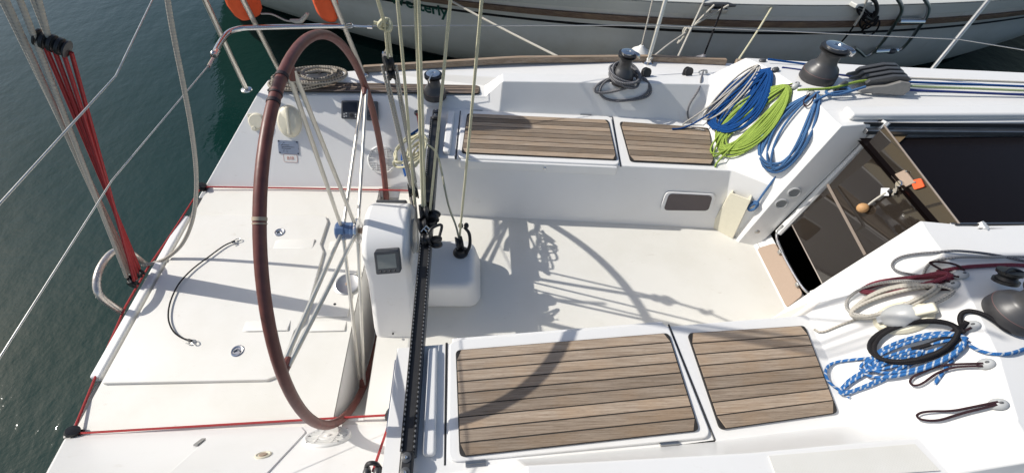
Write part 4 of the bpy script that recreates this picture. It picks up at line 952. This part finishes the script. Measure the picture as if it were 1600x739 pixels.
# braided rope hanging from above to the handle
bp_ = [at(x, y, y=yy) for x, y, yy in ((258, -60, .30), (262, 0, .28), (274, 70, .27), (286, 130, .26), (298, 195, .24), (306, 260, .23), (306, 310, .21), (299, 350, .19), (284, 382, .17), (262, 402, .15), (240, 411, .14), (222, 414, .13))]
rope('hanging_rope', bp_, .0085, 'r_whiteold', 'thick pale braided rope hanging down in a curve to the stern handle', k=6)
# ---- pushpit, stanchions, lifelines
pu = thing('pushpit', 'stainless steel stern rail standing on the far quarter of the boat', 'stern rail', (-1.0, 1.1, .1))
def post(base, mid, zt=.74):
    base, mid = V(base), V(mid); return base, base+(mid-base)*((zt-base.z)/(mid.z-base.z))
pA = post(at(385, 140, z=.052), at(340, 52, z=.40) if False else at(320, 0, z=.57)); pB = post(at(439, 116, z=.062), at(399, 38, z=.40)); pC = post(at(568, 116, z=.082), at(537, 40, z=.40))
for a, c_ in (pA, pB, pC):
    b = MB(); b.tube([a, c_], .0125, 12); mk('rail_post', b, 'tube', pu); b = MB(); b.lathe([(.030, 0), (.028, .006), (.016, .012)], 20, frame(a-V((0, 0, .004)), (0, 0, 1))); mk('post_foot', b, 'steel', pu)
mid = [at(333, 88, z=.40), at(345, 66, z=.40), at(358, 51, z=.40), at(376, 45, z=.40), at(400, 43.5, z=.40), at(450, 42.5, z=.40), at(500, 41.5, z=.40), at(539, 41, z=.40)]
b = MB(); b.tube(smoothpath(mid, 6), .0125, 12); mk('middle_rail', b, 'steel', pu)
b = MB(); b.tube(smoothpath([pA[1]+V((0, -.25, 0)), pA[1]+V((0, -.06, 0)), pA[1], pB[1], pC[1]], 8), .0125, 12); mk('top_rail', b, 'steel', pu)
b = MB(); b.tube([at(336, 88, z=.405), at(340, 80, z=.405)], .012, 8); b.ball(at(334, 84, z=.41), .014, 10, 8); b.tube([at(333, 92, z=.40), at(326, 104, z=.40)], .007, 8); mk('wire_fitting', b, 'steel', pu)
def stan(label, base, top, kind):
    t = thing('stanchion', label, 'stanchion', base, 'lifeline stanchions'); base, top = post(base, top, .72)
    b = MB(); b.tube([base, top], .0125, 12); mk('stanchion_tube', b, kind, t); b = MB(); b.lathe([(.036, 0), (.034, .006), (.020, .014), (.017, .03)], 20, frame(base-V((0, 0, .004)), (0, 0, 1))); mk('stanchion_foot', b, 'steel', t); return top
s1 = stan('pale stanchion standing just behind the rope wrapped winch', at(1012, 98, z=.12), at(1040, 0, z=.44), 'tube')
s2 = stan('thick pale stanchion rising behind the rope clutches at the right', at(1450, 116, z=.12), at(1545, 0, z=.45), 'tube')
lw = MB(); lw.tube([at(541, 41, z=.40), at(1028, 40, z=.36), at(1500, 62, z=.34), at(1700, 95, z=.33)], .0028, 6)
ll_ = thing('lifeline', 'thin steel lower lifeline with a turnbuckle along the far side deck', 'lifeline', at(545, 41, z=.40)); mk('wire', lw, 'wire', ll_)
b = MB(); b.tube(smoothpath([at(541, 38, z=.40), at(548, 37, z=.40), at(552, 41, z=.40), at(548, 44, z=.40), at(541, 44, z=.40)], 4), .003, 6); b.tube([at(552, 41, z=.40), at(574, 42.5, z=.40)], .006, 8); b.tube([at(574, 42.5, z=.40), at(582, 43, z=.40)], .009, 6); mk('turnbuckle', b, 'steel', ll_)
b = MB(); b.tube([pC[1], s1, s2, V((4.2, .95, .74))], .0028, 6); tag(mk('lifeline', b, 'wire'), 'upper lifeline along the far side deck above the frame', 'lifeline')
rope('stern_wire', [at(330, 98, z=.40), at(175, 282, z=.41), at(0, 558, z=.42), at(-130, 775, z=.43)], .0024, 'wire', 'lower stern lifeline crossing the water from rail to near side', 'lifeline', k=1, group='stern lifelines')
rope('stern_wire', [pA[1]+V((0, -.25, 0)), at(181, 119, z=.78), at(0, 318, z=.80), at(-220, 560, z=.8)], .0024, 'wire', 'upper stern lifeline crossing the water, kinked in the middle', 'lifeline', k=1, group='stern lifelines')
# horseshoe lifebuoy
hs = thing('horseshoe_lifebuoy', 'orange canvas horseshoe lifebuoy hung on the stern rail', 'lifebuoy', at(440, 0, y=1.12))
l0 = at(380, -6, y=1.10); r0 = at(502, -10, y=1.10); Wd = (r0-l0).length; ctr = (l0+r0)/2
pth = []; rad = []
tip = [(-.5, -.120, .012), (-.505, -.110, .050), (-.51, -.085, .070), (-.52, -.03, .082), (-.54, .10, .072), (-.50, .22, .074), (-.38, .34, .075), (-.2, .40, .075), (0, .42, .075)]
for x, z, r_ in tip: pth.append(ctr+V((x*Wd, 0, z))); rad.append(r_)
for x, z, r_ in reversed(tip[:-1]): pth.append(ctr+V((-x*Wd, 0, z))); rad.append(r_)
b = MB(); T_ = []
n_ = 14
b.tube(pth, rad, n_, flat=.62)
mk('buoy_cover', b, 'orange', hs, ang=80)
rope('closing_cord', [at(408, 22, y=1.06), at(425, 23, y=1.05), at(445, 32, y=1.05), at(456, 34, y=1.05), at(470, 34, y=1.05), at(478, 26, y=1.05), at(483, 21, y=1.06)], .004, 'r_white', None, parent=hs)
b = MB(); b.tube([at(453, 32, y=1.05), at(462, 34, y=1.05), at(470, 34, y=1.05), at(477, 27, y=1.05), at(480, 22, y=1.05)], [.006, .012, .012, .009, .008], 8); mk('cord_knot', b, 'r_white', hs, ang=80)
# dock line coil on a cleat, far quarter
ccl = thing('mooring_cleat', 'grey horn cleat under the coiled dock line on the far quarter', 'cleat', at(512, 112, z=.11))
cp0 = at(508, 116, z=.065); b = MB(); b.tube([cp0+V((-.085, 0, .040)), cp0+V((-.04, 0, .036)), cp0+V((.04, 0, .036)), cp0+V((.085, 0, .040))], [.006, .013, .013, .006], 10); mk('cleat_horn', b, 'steeld', ccl)
for s in (-.03, .03):
    b = MB(); b.tube([cp0+V((s, 0, 0)), cp0+V((s*.8, 0, .03))], .010, 8); mk('cleat_leg', b, 'steeld', ccl)
dl = []; rnd = random.Random(9)
for i in range(17*6):
    a = 2*math.pi*i/17; f = i/102; cx = 486 - 10*math.sin(f*5); rx = 48+10*math.sin(i*.13); ry = 11+3*math.sin(i*.21)
    if f > .75: rx *= .6; ry *= .75; cx = 498
    dl.append(at(cx+rx*math.cos(a), 125-10*f+ry*math.sin(a)-8*math.cos(a)*(1-f), z=.075+.055*f+.006*rnd.random()))
rope('dock_line_coil', dl, .0085, 'r_dock', 'coiled black and white dock line heaped on the far quarter', k=3)
rope('rope_end', [at(x, y, z=.075) for x, y in ((500, 128), (470, 132), (445, 134), (427, 138), (420, 132), (428, 126), (450, 124))], .0085, 'r_dock', 'dark loop of dock line trailing aft of the coil on the teak', k=6)
# ---- washboard with keys
wbd = thing('washboard', 'smoked acrylic washboard leaning in the companionway opening', 'washboard', JP)
Wq = [board(1240, 352, .014), board(1384, 197, .014), board(1503, 352, .014), board(1297, 462, .014)]
b = MB(); b.poly(Wq, .010, JN); wo = mk('acrylic_panel', b, 'acryl', wbd, bevel=.002)
for a, c_, r_ in ((Wq[1], Wq[2], .0035), (Wq[0], Wq[3], .003)):
    b = MB(); b.tube([a+JN*.010, c_+JN*.010], r_, 6); mk('panel_edge', b, 'edge', wbd)
b = MB(); m0, m1 = board(1293, 288, .026), board(1352, 398, .026); d_ = (m1-m0).normalized(); s_ = JN.cross(d_)*.006; b.poly([m0-s_, m1-s_, m1+s_, m0+s_], .002, JN); mk('panel_joint', b, 'edge', wbd)
lk_ = thing('hasp_lock', 'beige hasp and padlock fitted on the smoked washboard', 'lock', board(1412, 283, .024))
b = MB(); b.poly(rrect([board(1394, 276, .024), board(1416, 266, .024), board(1432, 286, .024), board(1409, 297, .024)], .004), .010, JN); mk('lock_plate', b, 'cream' if False else 'brownp', lk_, bevel=.002)
b = MB(); disc(b, board(1407, 288, .034), JN, .014, .014); mk('lock_barrel', b, 'steel', lk_)
for q_ in ((1397, 277), (1416, 268), (1430, 285), (1411, 296)):
    b = MB(); disc(b, board(*q_, .033), JN, .004, .003, 8); mk('screw', b, 'steeld', lk_)
b = MB(); b.poly(rrect([board(1424, 283, .026), board(1440, 279, .026), board(1446, 292, .026), board(1430, 297, .026)], .005), .006, JN); tag(mk('tag', b, 'orange'), 'small orange tag beside the hasp on the washboard', 'tag')
ky = thing('key_float', 'cork ball key float with white tag hanging on the washboard', 'key float', board(1350, 325, .05))
b = MB(); b.ball(board(1348, 325, .045), (.024, .021, .021), 18, 12); mk('cork_ball', b, 'wood', ky)
b = MB(); b.tube([board(1357, 320, .042), board(1366, 313, .04), board(1384, 301, .036)], .0042, 8); mk('key_cord', b, 'r_white', ky)
b = MB(); b.poly([board(1377, 294, .034), board(1390, 294, .034), board(1389, 306, .034), board(1376, 306, .034)], .0015, JN); mk('paper_tag', b, 'paper', ky, smooth=False)
b = MB(); b.ball(board(1391, 299, .042), (.011, .009, .009), 12, 8); mk('key_fob', b, 'black', ky)
for q_ in ((1400, 296), (1396, 300)):
    b = MB(); b.box(board(*q_, .040), (.03, .008, .003), frame(V(), JN, (.4, .6, .5)).to_3x3()); mk('key', b, 'steel', ky, bevel=.001)
# ---- cream pockets at the bulkhead feet
def pocket(label, top4, bot4, holes=()):
    t = thing('line_pocket', label, 'pocket', bot4[0], 'cream pockets at the companionway'); b = MB(); n = 4
    tp = [V(p) for p in top4]; bt = [V(p) for p in bot4]; c_ = sum(tp, V())/4; ti = [c_+(p-c_)*.80 for p in tp]; di = [p - V((0, 0, .10)) for p in ti]
    b.add(tp+bt+ti+di, [(i, (i+1) % n, n+(i+1) % n, n+i) for i in range(n)] + [(i, 2*n+i, 2*n+(i+1) % n, (i+1) % n) for i in range(n)] + [(2*n+i, 3*n+i, 3*n+(i+1) % n, 2*n+(i+1) % n) for i in range(n)] + [(7, 6, 5, 4), (12, 13, 14, 15)])
    mk('pocket_body', b, 'cream', t, bevel=.003); b = MB(); b.add([p+V((0, 0, .004)) for p in di], [(0, 1, 2, 3)]); mk('pocket_inside', b, 'dark', t, smooth=False)
    return t
pocket('cream rope pocket at the foot of the faded blue coil', [V((1.300, .360, -.10)), V((1.335, .405, -.10)), V((1.41, .345, -.085)), V((1.375, .290, -.085))], [V((1.285, .345, ZS)), V((1.33, .43, ZS)), V((1.43, .35, ZS)), V((1.385, .255, ZS))])
coil('rope_coil', 'end of the faded blue rope bunched in the cream pocket', (1178, 319), (-8, 6), (6, 6), 3, .0055, 'r_lblue', .01, seed=91, fan=.3)
pocket('cream pocket with an open notch beside the near teak seat', [V((1.42, -.285, -.15)), V((1.50, -.255, -.15)), V((1.52, -.345, -.13)), V((1.45, -.375, -.13))], [V((1.34, -.26, ZS)), V((1.51, -.22, ZS)), V((1.54, -.36, ZS)), V((1.40, -.40, ZS))])
# compass-like fitting on the near bulkhead
p_, n_ = hit(1412, 497); cm = thing('bulkhead_compass', 'grey domed bulkhead compass with cream surround between the near coils', 'compass', p_)
e_ = (hp_(1450, 488)-hp_(1370, 505)).normalized(); Mx = frame(p_, n_, e_)
b = MB(); b.lathe([(.066, 0), (.066, .010), (.056, .020), (.04, .022)], 36, Mx @ Matrix.Diagonal((1.3, .82, 1, 1))); mk('surround', b, 'cream', cm, bevel=.002)
b = MB(); b.ball(p_+n_*.024, (.058, .040, .034), 24, 14, Mx.to_3x3().to_4x4()); mk('dome', b, 'lgrey', cm)
b = MB(); b.box(p_+n_*.034+e_*.070, (.06, .034, .022), Mx.to_3x3()); mk('cover_tab', b, 'cream', cm, bevel=.007, seg=3)
b = MB(); b.box(p_+n_*.03-e_*.055, (.02, .024, .02), Mx.to_3x3()); mk('hinge_tab', b, 'lgrey', cm, bevel=.004)
# winch handle / block by the near winch
b = MB(); p_ = at(1575, 432, z=.44); block(b, p_, (0, .5, 1), .032, .03); b.tube(smoothpath([p_+V((-.03, 0, .02)), p_+V((.0, .012, .025)), p_+V((.03, 0, .02)), p_+V((0, -.012, .025)), p_+V((-.03, 0, .02))], 4), .004, 6); tag(mk('snatch_block', b, 'black'), 'black block with steel becket above the big charcoal winch', 'block')
# ---- boom with its sail cover, overhead (casts the shade on the coach roof)
bm_ = thing('boom', 'aluminium boom with folded sail in a dark cover overhead', 'boom', (1.8, 0, BZ))
b = MB(); b.tube([(-.45, .03, BZ), (4.4, 0, BZ)], .065, 16, flat=1.3); mk('boom_spar', b, 'alu', bm_)
b = MB(); b.tube(smoothpath([(.25, .025, BZ+.10), (.6, .02, BZ+.17), (1.6, .01, BZ+.20), (3.2, 0, BZ+.26), (4.3, 0, BZ+.34)], 6), [.05]+[.07]*6+[.12]*18, 12, flat=1.5); mk('sail_cover', b, 'sail', bm_, ang=80)
b = MB(); b.tube([(4.45, 0, .42), (4.45, 0, 9)], .07, 16); tag(mk('mast', b, 'alu'), 'tall aluminium mast stepped on the coach roof', 'mast')

# ================================================================== NEIGHBOURING YACHT
yt = thing('moored_yacht', 'older grey white yacht moored alongside with dark rubbing strake', 'yacht', (1.9, 3.2, ZW))
rows = [(-1.15, lambda x: 2.95+.085*(x-2.1)**2), (ZW, lambda x: 2.50+.080*(x-2.1)**2 + .03*max(0, -x-.9)**2), (-.6, lambda x: 2.22+.074*(x-2.0)**2), (-.4, lambda x: 2.06+.068*(x-1.95)**2), (-.2, lambda x: 1.97+.062*(x-1.93)**2), (0, lambda x: 1.93+.057*(x-1.91)**2), (.055, lambda x: 1.90+.054*(x-1.88)**2), (.10, lambda x: 1.88+.0506*(x-1.86)**2), (.145, lambda x: 1.865+.049*(x-1.83)**2), (.24, lambda x: 1.845+.042*(x-1.7)**2)]
def nyz(x, z):
    for (z0, f0), (z1, f1) in zip(rows, rows[1:]):
        if z <= z1: t = max(0, min(1, (z-z0)/(z1-z0))); return f0(x)*(1-t)+f1(x)*t
    return rows[-1][1](x)
NX0, NX1, NN = -3.0, 8.0, 88; NXS = [NX0+(NX1-NX0)*i/NN for i in range(NN+1)]
def strip(name, zs, m, off=0.0, parent=yt, thick=None):
    b = MB(); vs = []
    for x in NXS:
        for z in zs: vs.append((x, nyz(x, z)-off, z))
    k = len(zs); fs = [(i*k+j, (i+1)*k+j, (i+1)*k+j+1, i*k+j+1) for i in range(NN) for j in range(k-1)]
    if thick:
        o_ = len(vs)
        for x in NXS: vs += [(x, nyz(x, zs[-1])-off+thick, zs[-1]), (x, nyz(x, zs[0])-off+thick, zs[0])]
        fs += [(i*k+k-1, (i+1)*k+k-1, o_+(i+1)*2, o_+i*2) for i in range(NN)] + [(i*k, o_+i*2+1, o_+(i+1)*2+1, (i+1)*k) for i in range(NN)]
    b.add(vs, fs); return mk(name, b, m, parent)
strip('topsides', [ZW+.06, -.68, -.55, -.4, -.3, -.2, -.1, 0, .05, .12, .18, .24], 'hull2')
strip('boot_top', [-1.1, -.95, ZW+.06], 'antifoul')
strip('cove_line', [-.012, .010], 'blackline', .003)
strip('rubbing_strake', [.062, .072, .102, .112], 'rubwood', .020, thick=.03)
strip('gunwale_band', [.155, .165, .225, .232], 'rail2', .012, thick=.05)
b = MB(); vs = []
for x in NXS: vs += [(x, nyz(x, .24)-.014, .242), (x, nyz(x, .24)+.05, .246), (x, nyz(x, .24)+.05, .20)]
b.add(vs, [(i*3+j, (i+1)*3+j, (i+1)*3+j+1, i*3+j+1) for i in range(NN) for j in range(2)]); mk('cap_rail', b, 'rail2', yt)
b = MB(); vs = []
for x in NXS: vs += [(x, nyz(x, .24)+.04, .205), (x, 4.6, .25)]
b.add(vs, [(i*2, i*2+2, i*2+3, i*2+1) for i in range(NN)]); mk('side_deck', b, 'deck2', yt)
b = MB(); b.prism([(-.5, 2.9, .2), (5.2, 2.9, .2), (5.2, 4.3, .2), (-.5, 4.3, .2)], [(-.2, 3.0, .62), (4.9, 3.0, .62), (4.9, 4.2, .62), (-.2, 4.2, .62)]); mk('cabin_trunk', b, 'rail2', yt, bevel=.04)
# name on the quarter
def nwarp(q_):
    x = -.472 + q_.x; z = -.005 + q_.y - .13*q_.x; return V((x, nyz(x, z)-.004-q_.z, z))
text('lettering', 'Westerly', 'green', None, .135, yt, nwarp, ext=.001, xs=.86, bold=.003)
# boarding ladder
ld = thing('boarding_ladder', 'folded steel boarding ladder hung over the neighbouring yacht side', 'ladder', at(1420, 40, y=1.86))
def ny(px, py, off=.03):   # point on the neighbour's side under a photo position
    y = 1.9
    for _ in range(12): p = at(px, py, y=y); y = nyz(p.x, p.z)-off
    return at(px, py, y=y)
for pts in (((1398, -8), (1408, 8), (1409, 18), (1404, 28), (1398, 38), (1385, 58), (1372, 74), (1362, 84), (1352, 88), (1345, 82), (1336, 75)), ((1440, -8), (1450, 8), (1451, 17), (1447, 28), (1437, 42), (1424, 60), (1412, 74), (1403, 80))):
    b = MB(); b.tube(smoothpath([ny(x, y, .045) for x, y in pts], 4), .0125, 10); mk('ladder_rail', b, 'steeld', ld)
for a, c_ in (((1406, 33), (1444, 33)), ((1368, 80), (1403, 78))):
    b = MB(); p0_, p1_ = ny(*a, .05), ny(*c_, .05); b.tube([p0_, p1_], .022, 10, flat=.5); mk('ladder_step', b, 'steel', ld, ang=80)
b = MB(); b.ball(ny(1392, 80, .05), (.05, .03, .022), 14, 8); mk('ladder_foot', b, 'dgrey', ld)
# dark rope bundle by the ladder and lines
rope('rope_bundle', [ny(1352+14*math.cos(i*.9)+.3*i, 18+i*.9+11*math.sin(i*1.1), .05+.01*math.sin(i*2)) for i in range(34)], .006, 'r_black', 'tangle of dark line hanging at the ladder of the neighbouring yacht', k=4)
rope('side_line', [ny(1356, -5, .05), ny(1347, 20, .05), ny(1335, 40, .06)], .009, 'r_white', 'pale upper end of the line hanging over the yacht side', k=3)
rope('side_line', [ny(1335, 40, .06), ny(1322, 58, .06), ny(1309, 72, .06)], .006, 'r_black', 'dark line hanging on the yacht side above the tilted winch', k=3)
b = MB(); b.box(ny(1345, 6, .02), (.16, .06, .03), Matrix.Rotation(R(20), 3, 'Z')); mk('chock', b, 'rail2', yt, bevel=.008)
b = MB(); b.tube(smoothpath([ny(1356, -6, .05), ny(1368, 4, .06), ny(1370, 20, .06), ny(1362, 30, .06), ny(1352, 26, .06)], 5), .012, 10); tag(mk('hose_loop', b, 'black'), 'short black hose loop on the yacht rail beside the ladder', 'hose')
# mooring lines and fenders between the boats
rope('mooring_line', [at(882, 94, z=.13), at(775, 40, y=1.75), at(690, -6, y=2.1)], .0075, 'r_white', 'pale mooring line slanting across the neighbouring hull at left of centre', k=4, group='mooring lines between the boats')
kp = ny(1073, 50, .14)
mc = thing('deck_cleat', 'dark cleat on the neighbouring yacht gunwale holding the knotted line', 'cleat', ny(1122, 14, .02))
c_ = ny(1122, 16, .03); b = MB(); b.tube([c_+V((-.11, 0, .03)), c_+V((-.05, 0, .035)), c_+V((.05, 0, .035)), c_+V((.11, 0, .03))], [.008, .016, .016, .008], 10); mk('cleat_horn', b, 'dgrey', mc); b = MB(); b.box(c_, (.12, .05, .03)); mk('cleat_base', b, 'steeld', mc, bevel=.006)
rope('mooring_line', [at(1014, 95, z=.15), at(1045, 70, y=1.5), kp, c_+V((-.05, -.02, .04))], .0075, 'r_white', 'pale line from the stanchion foot to the yacht cleat with a knot', k=4, group='mooring lines between the boats')
rope('mooring_line', [kp, ny(1095, 33, .08), c_+V((.05, -.02, .04))], .0075, 'r_white', 'second part of the knotted line reaching the yacht cleat', k=4, group='mooring lines between the boats')
rope('line_knot', [kp+V((.022*math.cos(i*1.2), .015*math.sin(i*1.9), .028*math.sin(i*1.2))) for i in range(12)] + [kp+V((-.02, -.01, -.05)), kp+V((-.04, -.01, -.08)), kp+V((-.03, 0, -.06))], .0075, 'r_white', 'bulky knot in the pale line between the boats', 'knot', k=4)
rope('mooring_line', [at(1058, 92, y=1.42), at(1080, 45, y=1.66), at(1110, -20, y=1.95)], .007, 'r_white', 'pale upright line just left of the yacht cleat', k=4, group='mooring lines between the boats')
rope('mooring_line', [at(1152, 97, y=1.36), at(1186, 45, y=1.65), at(1222, -15, y=2.0)], .007, 'r_cream', 'pale line slanting up to the yacht right of the cleat', k=4, group='mooring lines between the boats')
def fender(label, p, r, h, m, hang, rm):
    t = thing('fender', label, 'fender', p, 'fenders between the boats'); b = MB(); b.lathe([(.012, h*.5), (.022, h*.47), (r*.6, h*.42), (r*.95, h*.30), (r, h*.1), (r, -h*.3), (r*.8, -h*.42), (.02, -h*.5)], 24, Matrix.Translation(p)); mk('fender_body', b, m, t)
    b = MB(); b.tube([p+V((0, 0, h*.49)), hang], .006, 8); mk('fender_line', b, rm, t, ang=80)
fender('white fender hanging between the boats behind the rope wrapped winch', at(1000, 82, y=1.62)-V((0, 0, .18)), .095, .46, 'whitep', ny(1021, -4, .06), 'r_whiteold')
fender('dark grey fender between the boats, below the yacht cleat', at(1098, 92, y=1.60)-V((0, 0, .20)), .095, .46, 'fenderg', ny(1130, 8, .06), 'r_black')
